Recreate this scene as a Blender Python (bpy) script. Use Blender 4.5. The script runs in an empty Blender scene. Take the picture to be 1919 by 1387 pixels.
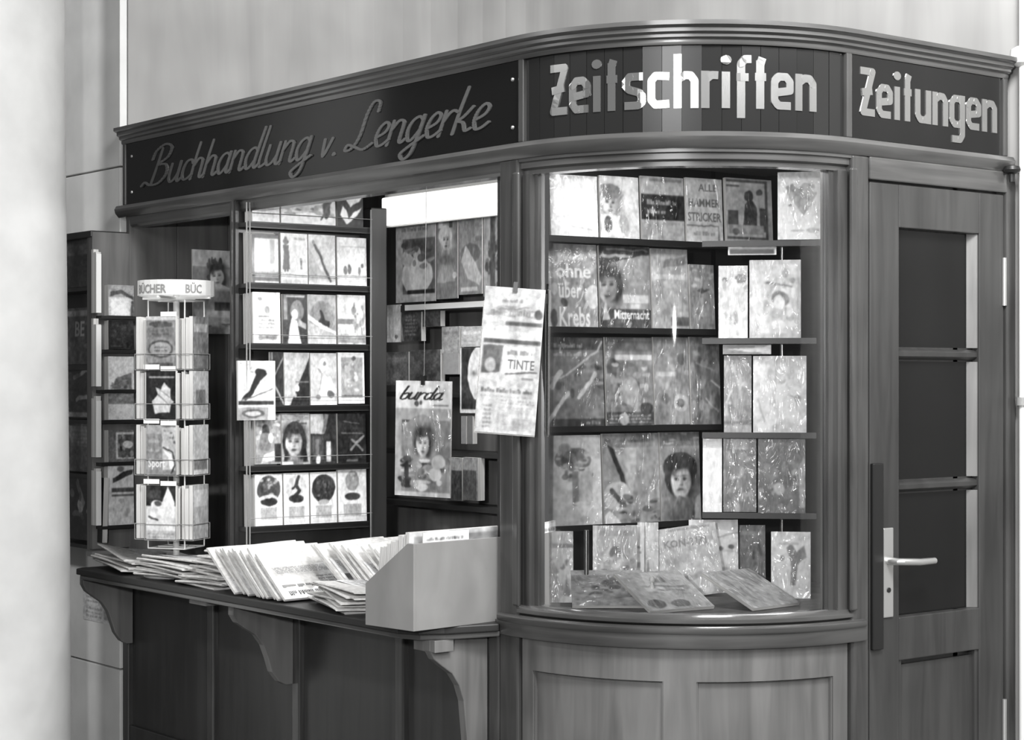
import bpy, math, random
import numpy as np
from mathutils import Vector, Matrix
from math import sin, cos, pi, radians

S = bpy.context.scene
COL = S.collection
rnd = random.Random(7)

# ------------------------------------------------------------------ camera
YAW = radians(51.43)
cd_ = bpy.data.cameras.new('camera'); cam = bpy.data.objects.new('camera', cd_); COL.objects.link(cam)
cam.location = (3.397, -3.244, 1.55); cam.rotation_euler = (pi/2, 0, YAW)
cd_.sensor_width = 36; cd_.lens = 36*3512/1919; cd_.shift_y = 20.5/1919; cd_.clip_start = .05
S.camera = cam
S.view_settings.view_transform = 'Standard'; S.view_settings.look = 'None'
S.view_settings.gamma = 1; S.view_settings.use_curve_mapping = False
S.view_settings.exposure = 0.2
S.cycles.max_bounces = 8; S.cycles.transparent_max_bounces = 12; S.cycles.caustics_reflective = False; S.cycles.caustics_refractive = False
S.cycles.sample_clamp_indirect = 4

# ------------------------------------------------------------------ light of the hall
W = bpy.data.worlds.new('world'); S.world = W; W.use_nodes = True
W.node_tree.nodes['Background'].inputs[0].default_value = (.5, .5, .5, 1)
W.node_tree.nodes['Background'].inputs[1].default_value = .22
def light(name, kind, loc, power, size=.2, aim=None, size_y=None, spread=None):
    d = bpy.data.lights.new(name, kind); d.energy = power
    if kind == 'AREA':
        d.size = size
        if size_y: d.shape = 'RECTANGLE'; d.size_y = size_y
        if spread: d.spread = spread
    else: d.shadow_soft_size = size
    o = bpy.data.objects.new(name, d); COL.objects.link(o); o.location = loc
    if aim: o.rotation_euler = (Vector(aim)-Vector(loc)).to_track_quat('-Z', 'Y').to_euler()
    return o
light('flash_lamp', 'POINT', (2.93, -3.62, 1.85), 390, .07)
light('hall_side_key_light', 'AREA', (6.6, .5, 5.3), 370, 5.0, (-1, .1, 1.2), 2.6)  # unseen soft key added from the right; no window known there
light('hall_rear_window_light', 'AREA', (5.3, -6.9, 4.25), 150, 3.0, (-.2, .15, 2.3), 1.8)
light('hall_left_lamp_light', 'POINT', (-2.6, -4.6, 4.3), 330, .25)
light('hall_ceiling_light', 'AREA', (2.4, -.8, 4.5), 115, 1.2, (.1, 1.36, 2.9), 1.2, radians(100))

# ------------------------------------------------------------------ helpers
def lin(t):
    t = max(0., min(1., t))
    return t/12.92 if t <= .04045 else ((t+.055)/1.055)**2.4
def link(o, parent=None):
    COL.objects.link(o)
    if parent is not None: o.parent = parent
    return o
class MB:
    def __init__(s): s.v = []; s.f = []; s.t = []
    def quad(s, pts, tone=None):
        n = len(s.v); s.v += [tuple(p) for p in pts]; s.f.append(tuple(range(n, n+len(pts)))); s.t.append(tone); return s
    def box(s, x0, x1, y0, y1, z0, z1, M=None):
        n = len(s.v); p = [Vector((x, y, z)) for z in (z0, z1) for y in (y0, y1) for x in (x0, x1)]
        if M is not None: p = [M@q for q in p]
        s.v += [tuple(q) for q in p]
        for f in ((0, 2, 3, 1), (4, 5, 7, 6), (0, 1, 5, 4), (2, 6, 7, 3), (0, 4, 6, 2), (1, 3, 7, 5)):
            s.f.append(tuple(n+i for i in f)); s.t.append(None)
        return s
    def prism(s, base, vec):
        n = len(s.v); k = len(base); vec = Vector(vec)
        s.v += [tuple(p) for p in base]+[tuple(Vector(p)+vec) for p in base]
        s.f.append(tuple(range(n+k-1, n-1, -1))); s.f.append(tuple(range(n+k, n+2*k))); s.t += [None, None]
        for i in range(k):
            j = (i+1) % k; s.f.append((n+i, n+j, n+k+j, n+k+i)); s.t.append(None)
        return s
    def tube(s, pts, r, n=8):
        pts = [Vector(p) for p in pts]; base = len(s.v)
        for i, p in enumerate(pts):
            d = (pts[min(i+1, len(pts)-1)]-pts[max(i-1, 0)]).normalized()
            a = d.cross(Vector((0, 0, 1)) if abs(d.z) < .9 else Vector((1, 0, 0))).normalized(); b = d.cross(a)
            rr = r[i] if isinstance(r, (list, tuple)) else r
            s.v += [tuple(p+rr*(cos(2*pi*k/n)*a+sin(2*pi*k/n)*b)) for k in range(n)]
        for i in range(len(pts)-1):
            for k in range(n):
                q = base+i*n; s.f.append((q+k, q+(k+1) % n, q+n+(k+1) % n, q+n+k)); s.t.append(None)
        s.f.append(tuple(base+k for k in range(n))); s.f.append(tuple(base+(len(pts)-1)*n+k for k in range(n-1, -1, -1))); s.t += [None, None]
        return s
    def lathe(s, prof, c, n=24):
        base = len(s.v)
        for r, z in prof: s.v += [(c[0]+r*cos(2*pi*k/n), c[1]+r*sin(2*pi*k/n), c[2]+z) for k in range(n)]
        for i in range(len(prof)-1):
            for k in range(n):
                q = base+i*n; s.f.append((q+k, q+(k+1) % n, q+n+(k+1) % n, q+n+k)); s.t.append(None)
        s.f.append(tuple(base+k for k in range(n-1, -1, -1))); s.f.append(tuple(base+(len(prof)-1)*n+k for k in range(n))); s.t += [None, None]
        return s
    def build(s, name, mat, parent=None, smooth=False, bevel=0, label=None):
        m = bpy.data.meshes.new(name); m.from_pydata(s.v, [], s.f)
        if any(t is not None for t in s.t):
            at = m.color_attributes.new('tone', 'FLOAT_COLOR', 'CORNER'); data = []
            for f, t in zip(s.f, s.t):
                l = lin(.8 if t is None else t); data += [l, l, l, 1.]*len(f)
            at.data.foreach_set('color', data)
        m.materials.append(mat); m.update()
        o = bpy.data.objects.new(name, m); link(o, parent)
        if smooth:
            m.polygons.foreach_set('use_smooth', [True]*len(m.polygons))
            m.set_sharp_from_angle(angle=radians(40))
        if bevel:
            b = o.modifiers.new('bevel', 'BEVEL'); b.width = bevel; b.segments = 2; b.limit_method = 'ANGLE'; b.angle_limit = radians(50)
        if label: o['label'] = label
        return o
def tag(o, label, cat, group=None, kind=None):
    o['label'] = label; o['category'] = cat
    if group: o['group'] = group
    if kind: o['kind'] = kind
    return o
def empty(name, loc=(0, 0, 0), rz=0):
    o = bpy.data.objects.new(name, None); o.empty_display_size = .05; link(o); o.location = loc; o.rotation_euler = (0, 0, rz); return o

# ------------------------------------------------------------------ materials
def nodes(name):
    m = bpy.data.materials.new(name); m.use_nodes = True; nt = m.node_tree
    return m, nt, nt.nodes['Principled BSDF']
def grain_mat(name, dark, lite, rough=.4, coat=0., scale=(26, 26, 1.6), coat_rough=.12, bump=.15, spots=0., detail=5):
    m, nt, p = nodes(name); N = nt.nodes; L = nt.links
    tc = N.new('ShaderNodeTexCoord'); mp = N.new('ShaderNodeMapping'); mp.inputs['Scale'].default_value = scale
    L.new(tc.outputs['Object'], mp.inputs['Vector'])
    nz = N.new('ShaderNodeTexNoise'); nz.inputs['Scale'].default_value = 1.6; nz.inputs['Detail'].default_value = detail; nz.inputs['Distortion'].default_value = .5
    L.new(mp.outputs[0], nz.inputs['Vector'])
    n2 = N.new('ShaderNodeTexNoise'); n2.inputs['Scale'].default_value = 3.; n2.inputs['Detail'].default_value = 2
    L.new(tc.outputs['Object'], n2.inputs['Vector'])
    mx = N.new('ShaderNodeMath'); mx.operation = 'MULTIPLY_ADD'; mx.inputs[1].default_value = .45
    L.new(n2.outputs['Fac'], mx.inputs[0])
    m2 = N.new('ShaderNodeMath'); m2.operation = 'MULTIPLY'; m2.inputs[1].default_value = .62; L.new(nz.outputs['Fac'], m2.inputs[0]); L.new(m2.outputs[0], mx.inputs[2])
    cr = N.new('ShaderNodeValToRGB'); cr.color_ramp.elements[0].position = .36; cr.color_ramp.elements[1].position = .68
    d, l = lin(dark), lin(lite)
    cr.color_ramp.elements[0].color = (d, d*.99, d*.97, 1); cr.color_ramp.elements[1].color = (l, l*.99, l*.97, 1)
    L.new(mx.outputs[0], cr.inputs[0]); L.new(cr.outputs[0], p.inputs['Base Color'])
    p.inputs['Roughness'].default_value = rough; p.inputs['Coat Weight'].default_value = coat; p.inputs['Coat Roughness'].default_value = coat_rough
    if bump:
        b = N.new('ShaderNodeBump'); b.inputs['Strength'].default_value = bump; b.inputs['Distance'].default_value = .002
        L.new(nz.outputs['Fac'], b.inputs['Height']); L.new(b.outputs[0], p.inputs['Normal'])
    return m
def flat_mat(name, tone, rough=.5, metal=0., coat=0., noise=.0, nscale=8., bump=0., spec=.5):
    m, nt, p = nodes(name); N = nt.nodes; L = nt.links; t = lin(tone)
    if noise or bump:
        tc = N.new('ShaderNodeTexCoord'); nz = N.new('ShaderNodeTexNoise'); nz.inputs['Scale'].default_value = nscale; nz.inputs['Detail'].default_value = 5
        L.new(tc.outputs['Object'], nz.inputs['Vector'])
        cr = N.new('ShaderNodeValToRGB'); a, b_ = lin(tone-noise), lin(tone+noise)
        cr.color_ramp.elements[0].position = .3; cr.color_ramp.elements[1].position = .7
        cr.color_ramp.elements[0].color = (a, a, a*.985, 1); cr.color_ramp.elements[1].color = (b_, b_, b_*.985, 1)
        L.new(nz.outputs['Fac'], cr.inputs[0]); L.new(cr.outputs[0], p.inputs['Base Color'])
        if bump:
            b = N.new('ShaderNodeBump'); b.inputs['Strength'].default_value = bump; b.inputs['Distance'].default_value = .004
            L.new(nz.outputs['Fac'], b.inputs['Height']); L.new(b.outputs[0], p.inputs['Normal'])
    else: p.inputs['Base Color'].default_value = (t, t, t*.985, 1)
    p.inputs['Roughness'].default_value = rough; p.inputs['Metallic'].default_value = metal; p.inputs['Coat Weight'].default_value = coat
    p.inputs['Specular IOR Level'].default_value = spec
    return m
def print_mat(name, rough, coat, crinkle, soft=.12):
    """printed paper: tone comes from the cover's own drawing, broken up by a fine printing noise"""
    m, nt, p = nodes(name); N = nt.nodes; L = nt.links
    at = N.new('ShaderNodeAttribute'); at.attribute_name = 'tone'
    tc = N.new('ShaderNodeTexCoord'); nz = N.new('ShaderNodeTexNoise'); nz.inputs['Scale'].default_value = 55; nz.inputs['Detail'].default_value = 3
    L.new(tc.outputs['Object'], nz.inputs['Vector'])
    mr = N.new('ShaderNodeMapRange'); mr.inputs[1].default_value = .3; mr.inputs[2].default_value = .7
    mr.inputs[3].default_value = 1-soft; mr.inputs[4].default_value = 1+soft*.6; L.new(nz.outputs['Fac'], mr.inputs[0])
    mul = N.new('ShaderNodeVectorMath'); mul.operation = 'SCALE'; L.new(at.outputs['Color'], mul.inputs[0]); L.new(mr.outputs[0], mul.inputs['Scale'])
    L.new(mul.outputs[0], p.inputs['Base Color']); p.inputs['Roughness'].default_value = rough
    p.inputs['Coat Weight'].default_value = coat; p.inputs['Coat Roughness'].default_value = .15
    if crinkle:
        n2 = N.new('ShaderNodeTexNoise'); n2.inputs['Scale'].default_value = 11; n2.inputs['Detail'].default_value = 2.5; n2.inputs['Distortion'].default_value = 1.6
        mp = N.new('ShaderNodeMapping'); mp.inputs['Rotation'].default_value = (0, .7, 0); mp.inputs['Scale'].default_value = (1.6, 1, .7)
        oi = N.new('ShaderNodeObjectInfo'); ad = N.new('ShaderNodeVectorMath'); ad.operation = 'ADD'
        cmb = N.new('ShaderNodeCombineXYZ'); ml = N.new('ShaderNodeMath'); ml.operation = 'MULTIPLY'; ml.inputs[1].default_value = 40
        L.new(oi.outputs['Random'], ml.inputs[0]); L.new(ml.outputs[0], cmb.inputs[0]); L.new(tc.outputs['Object'], ad.inputs[0]); L.new(cmb.outputs[0], ad.inputs[1])
        L.new(ad.outputs[0], mp.inputs['Vector']); L.new(mp.outputs[0], n2.inputs['Vector'])
        b = N.new('ShaderNodeBump'); b.inputs['Strength'].default_value = crinkle; b.inputs['Distance'].default_value = .03
        L.new(n2.outputs['Fac'], b.inputs['Height']); L.new(b.outputs[0], p.inputs['Coat Normal'])
    return m
def glass_mat(name, ior=1.45, tint=.97, rough=.02):
    m = bpy.data.materials.new(name); m.use_nodes = True; nt = m.node_tree; N = nt.nodes; L = nt.links
    N.remove(N['Principled BSDF']); out = N['Material Output']
    tr = N.new('ShaderNodeBsdfTransparent'); tr.inputs[0].default_value = (tint, tint, tint, 1)
    gl = N.new('ShaderNodeBsdfGlossy'); gl.inputs['Roughness'].default_value = rough
    fr = N.new('ShaderNodeFresnel'); fr.inputs[0].default_value = ior
    mx = N.new('ShaderNodeMixShader'); L.new(fr.outputs[0], mx.inputs[0]); L.new(tr.outputs[0], mx.inputs[1]); L.new(gl.outputs[0], mx.inputs[2]); L.new(mx.outputs[0], out.inputs[0])
    return m
def emit_mat(name, strength):
    m, nt, p = nodes(name); p.inputs['Base Color'].default_value = (.9, .9, .9, 1)
    p.inputs['Emission Color'].default_value = (1, .99, .97, 1); p.inputs['Emission Strength'].default_value = strength; return m

M = dict(
    wood=grain_mat('varnished_dark_wood', .16, .28, .35, .7, coat_rough=.16),
    wood_h=grain_mat('varnished_dark_wood_lying', .19, .32, .35, 1., (1.6, 1.6, 26), coat_rough=.16),
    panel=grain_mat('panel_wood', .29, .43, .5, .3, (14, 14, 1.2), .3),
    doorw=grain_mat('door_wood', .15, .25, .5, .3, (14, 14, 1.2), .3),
    dark_wood=grain_mat('darkened_panel_wood', .15, .22, .45, .3, (14, 14, 1.2), .3),  # left wing panels and door bars have shade worked into this tone
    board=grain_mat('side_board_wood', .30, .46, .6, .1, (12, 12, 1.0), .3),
    ply=grain_mat('pale_plywood', .47, .55, .6, 0, (5, 5, 3), .3, .05),
    shelf=grain_mat('shelf_wood', .09, .16, .5, .2, (2, 2, 20), .3),
    wall=grain_mat('streaky_wall_paint', .52, .63, .8, 0, (3.5, 3.5, .4), .3, .1),
    plaster=flat_mat('white_column_plaster', .77, .7, 0, 0, .03, 6, .12),
    stone=flat_mat('pale_stone_slab', .84, .75, 0, 0, .035, 5, .1),
    floor=flat_mat('hall_floor_stone', .38, .5, 0, 0, .05, 4),
    sign=flat_mat('black_sign_glass', .09, .12, 0, 0, spec=.35),
    strip=flat_mat('black_glass_strip', .13, .16, 0, 0, spec=.45),
    gilt=flat_mat('bright_leaf_letter', .69, .22, .9),
    gilt_dim=flat_mat('dimmed_leaf_letter', .44, .42, .6),  # same leaf as gilt, darkened for letters that mirror the dark hall
    wire=flat_mat('grey_wire', .52, .5),
    grey_letter=flat_mat('dull_grey_letter', .47, .6),
    pages=grain_mat('page_edges', .66, .9, .8, 0, (3, 300, 3), .3, 0, detail=2),
    news=grain_mat('newsprint', .66, .84, .9, 0, (30, 30, 160), .3, 0, detail=2),
    print=print_mat('printed_cover', .4, .15, 0),
    gloss=print_mat('cellophane_wrapped_cover', .35, 1., .9),
    newsprint=print_mat('printed_newspaper', .9, 0, 0, .3),
    metal=flat_mat('bright_wire', .75, .25, 1.),
    paint=flat_mat('white_painted_metal', .85, .4),
    nickel=flat_mat('nickel_plate', .8, .32, .8),
    black=flat_mat('black_bar', .1, .4),
    card=flat_mat('white_card', .92, .7),
    glass=glass_mat('window_glass'),
    dark_glass=flat_mat('dark_door_glass', .09, .08, 0, 0, spec=.3),
    lamp=emit_mat('lamp_diffuser', 1.15),
    dark=flat_mat('dark_interior', .14, .8),
    grey=flat_mat('grey_painted_post', .55, .6),
)

# ------------------------------------------------------------------ dimensions of the kiosk
R = .625; XL = -2.99; YE = 1.315; C = (-R, R)
ZB, ZT, ZC = 2.207, 2.435, 2.4935
def arc(a0=-90, a1=0, n=24, r=R):
    o = []
    for i in range(n+1):
        a = radians(a0+(a1-a0)*i/n); o.append((C[0]+R*cos(a), C[1]+R*sin(a), cos(a), sin(a)))
    return o
def path(x0=XL, y1=YE, n=24): return [(x0, 0, 0, -1)]+arc(n=n)+[(0, y1, 1, 0)]
def sweep(mb, prof, pth):
    """closed profile of (outward, z) carried along the plan path"""
    k = len(prof); base = len(mb.v)
    for x, y, nx, ny in pth: mb.v += [(x+nx*o, y+ny*o, z) for o, z in prof]
    for i in range(len(pth)-1):
        for j in range(k):
            q = base+i*k; mb.f.append((q+j, q+(j+1) % k, q+k+(j+1) % k, q+k+j)); mb.t.append(None)
    mb.f.append(tuple(base+j for j in range(k-1, -1, -1))); mb.f.append(tuple(base+(len(pth)-1)*k+j for j in range(k))); mb.t += [None, None]
    return mb
def rect(o0, o1, z0, z1): return [(o0, z0), (o1, z0), (o1, z1), (o0, z1)]

# ------------------------------------------------------------------ setting
def struct(name, mb, mat): o = mb.build(name, mat); o['kind'] = 'structure'; return o
struct('floor', MB().box(-6, 6, -6, 4, -.1, 0), M['floor'])
wb = MB(); wp = [(-3.03, .03), (-3.03, .62)]+[(-2.29+.74*cos(t), .62+.74*sin(t)) for t in [pi-pi/2*i/10 for i in range(1, 11)]]+[(2.2, 1.36), (2.2, 1.7), (-3.2, 1.7), (-3.2, .03)]
struct('wall_back', wb.prism([(x, y, 0) for x, y in wp], (0, 0, 4.6)), M['wall'])
pier = struct('wall_left', MB().box(-4.6, -3.21, .03, 1.55, 0, 4.6), M['dark'])
zs = [0, .464, 1.41, 2.357, 3.3, 4.6]
for i in range(5):
    MB().box(-4.6, -3.034, -.002, .028, zs[i]+.003, zs[i+1]-.003).build('stone_slab', M['stone'], pier, bevel=.003)
col = MB().lathe([(.35, 0), (.35, .02), (.326, .05), (.320, .9), (.306, 2.2), (.290, 4.6)], (-2.80, -.667, 0), 64).build('column', M['plaster'], smooth=True)
tag(col, 'tall round white plaster column standing in front of the pale stone pier', 'column')

# ------------------------------------------------------------------ the kiosk
K = tag(empty('kiosk', (-.6, .6, 0)), 'dark wooden newspaper kiosk with a rounded glazed corner and lettered signs', 'kiosk')
K.location = (0, 0, 0)
def part(mb, name, mat, parent=None, **k): return mb.build(name, M[mat], parent or K, **k)
# cornice: stepped mouldings, one course each
CPROF = [(0, ZT, .012, ZT+.014), (0, ZT+.014, .022, ZT+.026), (0, ZT+.026, .032, ZT+.041), (0, ZT+.041, .045, ZC)]
for o0, z0, o1, z1 in CPROF:
    pts = path(XL-.012, YE+.0)
    part(sweep(MB(), [(-.03, z0), (o1*.75, z0), (o1, z0+(z1-z0)*.35), (o1, z1), (-.03, z1)], pts), 'cornice_moulding', 'wood_h', smooth=True)
part(MB().prism([(XL, .02, ZC-.03), (-R, .02, ZC-.03)]+[(x-.02*nx, y-.02*ny, ZC-.03) for x, y, nx, ny in arc(n=12)]+[(-.02, YE, ZC-.03), (XL, YE, ZC-.03)], (0, 0, .02)), 'roof_panel', 'shelf')
# rails below the signs
part(sweep(MB(), [(-.05, ZB-.045), (.012, ZB-.045), (.026, ZB-.03), (.03, ZB-.015), (.022, ZB-.002), (-.05, ZB-.002)], path(XL-.035, YE+.01)), 'sign_rail', 'wood_h', smooth=True)
part(sweep(MB(), [(-.06, 2.125), (-.01, 2.125), (-.004, 2.133), (.0, 2.162), (-.06, 2.162)], [(XL, 0, 0, -1), (-.71, 0, 0, -1)]), 'opening_header', 'wood_h')
part(sweep(MB(), [(-.06, 2.118), (-.012, 2.118), (-.012, 2.13), (0, 2.135), (0, 2.15), (.008, 2.153), (.008, 2.162), (-.06, 2.162)], arc(-96, 4, 28)), 'window_header', 'wood_h', smooth=True)
# sign backing and dividers
part(sweep(MB(), rect(-.05, -.012, ZB-.002, ZT+.002), path()), 'fascia_board', 'wood_h')
for x in (XL+.006, -R+.006):
    part(MB().box(x-.011, x+.011, -.012, .01, ZB, ZT), 'sign_divider', 'wood', bevel=.003)
for y in (R-.004, YE-.012):
    part(MB().box(-.01, .012, y-.011, y+.011, ZB, ZT), 'sign_divider', 'wood', bevel=.003)
# --- stroke lettering
BLOCK = {
 'Z': (.66, [[(.04, 1.3), (.52, 1.3), (.14, .11), (.6, .11)], [(.1, .68), (.5, .74)]]),
 'e': (.70, [[(.58, .11), (.22, .11), (.11, .24), (.11, .76), (.22, .89), (.44, .89), (.55, .76), (.55, .52), (.14, .46)]]),
 'i': (.40, [[(.14, 0), (.14, .98)], 'dot']),
 't': (.46, [[(.16, 0), (.16, 1.3)], [(.02, .86), (.32, .86)], [(.16, 1.2), (.22, 1.38)]]),
 's': (.68, [[(.56, .89), (.2, .89), (.11, .78), (.11, .62), (.2, .54), (.46, .46), (.54, .36), (.54, .2), (.44, .11), (.06, .11)]]),
 'c': (.68, [[(.58, .87), (.22, .89), (.11, .76), (.11, .24), (.22, .11), (.58, .13)]]),
 'h': (.72, [[(.12, 0), (.12, 1.46)], [(.14, .78), (.3, .89), (.46, .88), (.56, .74), (.56, 0)]]),
 'r': (.52, [[(.12, 0), (.12, 1)], [(.14, .78), (.28, .89), (.46, .88)]]),
 'f': (.50, [[(.14, -.26), (.14, 1.2), (.24, 1.33), (.42, 1.33)], [(.02, .84), (.34, .84)]]),
 'n': (.72, [[(.12, 0), (.12, 1)], [(.14, .78), (.3, .89), (.46, .88), (.56, .74), (.56, 0)]]),
 'u': (.72, [[(.12, 1), (.12, .24), (.22, .11), (.42, .11), (.54, .22)], [(.56, 0), (.56, 1)]]),
 'g': (.72, [[(.54, .8), (.44, .89), (.22, .89), (.11, .76), (.11, .24), (.22, .11), (.44, .11), (.54, .2)], [(.56, 1), (.56, -.2), (.46, -.34), (.12, -.34)]]),
}
A_ = [(.46, .82), (.3, .98), (.1, .85), (0, .5), (.08, .1), (.24, .05), (.44, .4)]
SCRIPT = {
 'B': (1.05, [[(.3, 1.86), (.22, .9), (.12, .1)], [(-.1, 1.35), (0, 1.75), (.4, 2.02), (.78, 1.85), (.72, 1.35), (.28, 1.05), (.72, .98), (.86, .5), (.55, .08), (.1, .05), (-.2, .22), (-.34, .06)]]),
 'u': (.66, [[(0, .95), (-.02, .3), (.1, .05), (.28, .12), (.44, .45)], [(.46, 1), (.44, .18), (.54, .02), (.66, .14)]]),
 'c': (.52, [[(.44, .8), (.34, .98), (.14, .92), (.02, .6), (.04, .22), (.18, .04), (.36, .08), (.52, .24)]]),
 'h': (.64, [[(.06, 1.75), (0, .9), (-.02, 0)], [(0, .6), (.2, .95), (.38, .92), (.42, .7), (.42, .14), (.52, .02), (.64, .14)]]),
 'a': (.66, [A_, [(.48, 1), (.45, .18), (.55, .02), (.66, .14)]]),
 'n': (.64, [[(0, 1), (-.01, .5), (-.02, 0)], [(0, .6), (.2, .95), (.38, .92), (.42, .7), (.42, .14), (.52, .02), (.64, .14)]]),
 'd': (.66, [A_, [(.56, 1.85), (.48, .9), (.45, .18), (.55, .02), (.66, .14)]]),
 'l': (.32, [[(.08, 1.85), (.02, .9), (0, .2), (.1, .02), (.3, .14)]]),
 'g': (.68, [A_, [(.48, 1), (.44, .0), (.36, -.55), (.16, -.72), (0, -.5), (.2, -.25), (.68, .14)]]),
 'v': (.45, [[(0, .75), (.1, 0), (.32, .75)]]),
 '.': (.35, [[(.08, .0), (.1, .06), (.12, .0)]]),
 'L': (.86, [[(.66, 1.55), (.62, 1.95), (.38, 1.98), (.24, 1.5), (.2, .6), (.02, .12), (-.22, .08), (-.16, .3), (.15, .16), (.5, .0), (.8, .2)]]),
 'e': (.54, [[(.04, .42), (.32, .58), (.4, .84), (.26, 1), (.08, .8), (.02, .42), (.14, .06), (.34, .06), (.54, .24)]]),
 'r': (.48, [[(0, 1), (-.01, .5), (-.02, 0)], [(0, .55), (.14, .86), (.28, .96), (.42, .88)]]),
 'b': (.6, [[(.1, 1.85), (.02, .9), (0, .2), (.14, .02), (.38, .12), (.48, .55), (.36, .92), (.12, .74)]]),
 'k': (.6, [[(.06, 1.8), (0, .9), (-.02, 0)], [(.44, .98), (.2, .62), (.02, .5), (.24, .4), (.4, .06), (.58, .12)]]),
}
def smooth_line(p, n=4):
    if len(p) < 3: return p
    q = [p[0]]+p+[p[-1]]; o = []
    for i in range(1, len(q)-2):
        for k in range(n):
            t = k/n; a, b, c, d = q[i-1], q[i], q[i+1], q[i+2]
            o.append(tuple(.5*(2*b[j]+(c[j]-a[j])*t+(2*a[j]-5*b[j]+4*c[j]-d[j])*t*t+(3*b[j]-a[j]-3*c[j]+d[j])*t**3) for j in (0, 1)))
    return o+[p[-1]]
def stroke_polys(pts, w, ends=False, step=None):
    out = []
    for i in range(len(pts)-1):
        a, b = Vector(pts[i]), Vector(pts[i+1]); d = b-a
        if d.length < 1e-6: continue
        k = max(1, int(math.ceil(d.length/step))) if step else 1; n = Vector((-d.y, d.x)).normalized()*w/2
        for j in range(k):
            p, q = a+d*j/k, a+d*(j+1)/k; out.append([p-n, q-n, q+n, p+n])
    for i in range(0 if ends else 1, len(pts) if ends else len(pts)-1):
        out.append([Vector(pts[i])+w/2*Vector((cos(t*pi/5), sin(t*pi/5))) for t in range(10)])
    return out
def lettering(text, font, u0, u1, z0, xh, w, mapf, mat, parent, shear=0, smooth=False, fitw=True, off=.002, step=.25):
    adv = sum((.42 if ch == ' ' else font[ch][0]) for ch in text); k = (u1-u0)/(adv*xh)
    u = u0
    for ch in text:
        if ch == ' ': u += .42*xh*k; continue
        a, st = font[ch]; mb = MB(); lay = 0
        for s_ in st:
            if s_ == 'dot': polys = [[Vector((.14, 1.3))+Vector((.15*cos(t*pi/6), .13*sin(t*pi/6))) for t in range(12)]]
            else: polys = stroke_polys([(p[0]+shear*p[1], p[1]) for p in (smooth_line(list(s_)) if smooth else s_)], w, smooth, step)
            for pl in polys:
                lay += 1; f = [mapf(u+p.x*xh*k, z0+p.y*xh, off+4e-5*lay) for p in pl]; b = [mapf(u+p.x*xh*k, z0+p.y*xh, -.001) for p in pl]
                n = len(mb.v); c = len(f); mb.v += f+b; mb.f.append(tuple(range(n, n+c))); mb.t.append(None)
                for i in range(c): j = (i+1) % c; mb.f.append((n+i, n+c+i, n+c+j, n+j)); mb.t.append(None)
        mb.build('letter', M[mat], parent); u += a*xh*k
# left sign
sb = part(MB().box(XL+.02, -R-.008, -.006, .012, ZB+.002, ZT-.001), 'sign_board', 'sign', label='long black glass board with dimmed leaf script lettering')
lettering('Buchhandlung v. Lengerke', SCRIPT, -2.80, -.775, 2.262, .070, .115, lambda u, z, o: (u, -.006-o, z), 'gilt_dim', sb, .28, True)
for x in (XL+.06, -R-.035):
    for z in (ZB+.045, ZT-.05):
        o = MB().lathe([(.006, 0), (.005, .003), (.002, .004)], (0, 0, 0), 10).build('fixing_screw', M['nickel'], sb); o.location = (x, -.006, z); o.rotation_euler = (pi/2, 0, 0)
# curved sign: separate glass strips
cs = part(sweep(MB(), rect(-.014, -.009, ZB, ZT), arc(-89, -1, 24)), 'curved_sign_board', 'sign', label='curved black sign of upright glass strips with white lettering')
NS = 18; a0, a1 = -88.4, -1.6; FAC = []
for i in range(NS):
    p = [radians(a0+(a1-a0)*(i+e)/NS) for e in (.012, .988)]; jit = rnd.uniform(-.0011, .0011)
    q = [(C[0]+(R+s*jit)*cos(t), C[1]+(R+s*jit)*sin(t)) for t, s in zip(p, (1, -1))]; b = [(C[0]+(R-.008)*cos(t), C[1]+(R-.008)*sin(t)) for t in p]; FAC.append(q)
    MB().prism([(q[0][0], q[0][1], ZB+.001), (q[1][0], q[1][1], ZB+.001), (b[1][0], b[1][1], ZB+.001), (b[0][0], b[0][1], ZB+.001)], (0, 0, ZT-ZB-.002)).build('glass_strip', M['strip'], cs)
def arcmap(u, z, o):
    t = -pi/2+u/R; f = (math.degrees(t)-a0)/(a1-a0)*NS; i = max(0, min(NS-1, int(f))); e = f-i; q = FAC[i]
    return (q[0][0]+(q[1][0]-q[0][0])*e+(.0006+o)*cos(t), q[0][1]+(q[1][1]-q[0][1])*e+(.0006+o)*sin(t), z)
lettering('Zeitschriften', BLOCK, .108, .872, 2.268, .098, .215, arcmap, 'gilt', cs, step=.12)
# right sign
rb = part(MB().box(-.012, .006, R+.01, YE-.03, ZB+.002, ZT-.001), 'sign_board', 'sign', label='black glass board with white block lettering over the door')
lettering('Zeitungen', BLOCK, .665, 1.272, 2.272, .094, .215, lambda u, z, o: (.006+o, u, z), 'gilt', rb)

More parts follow.
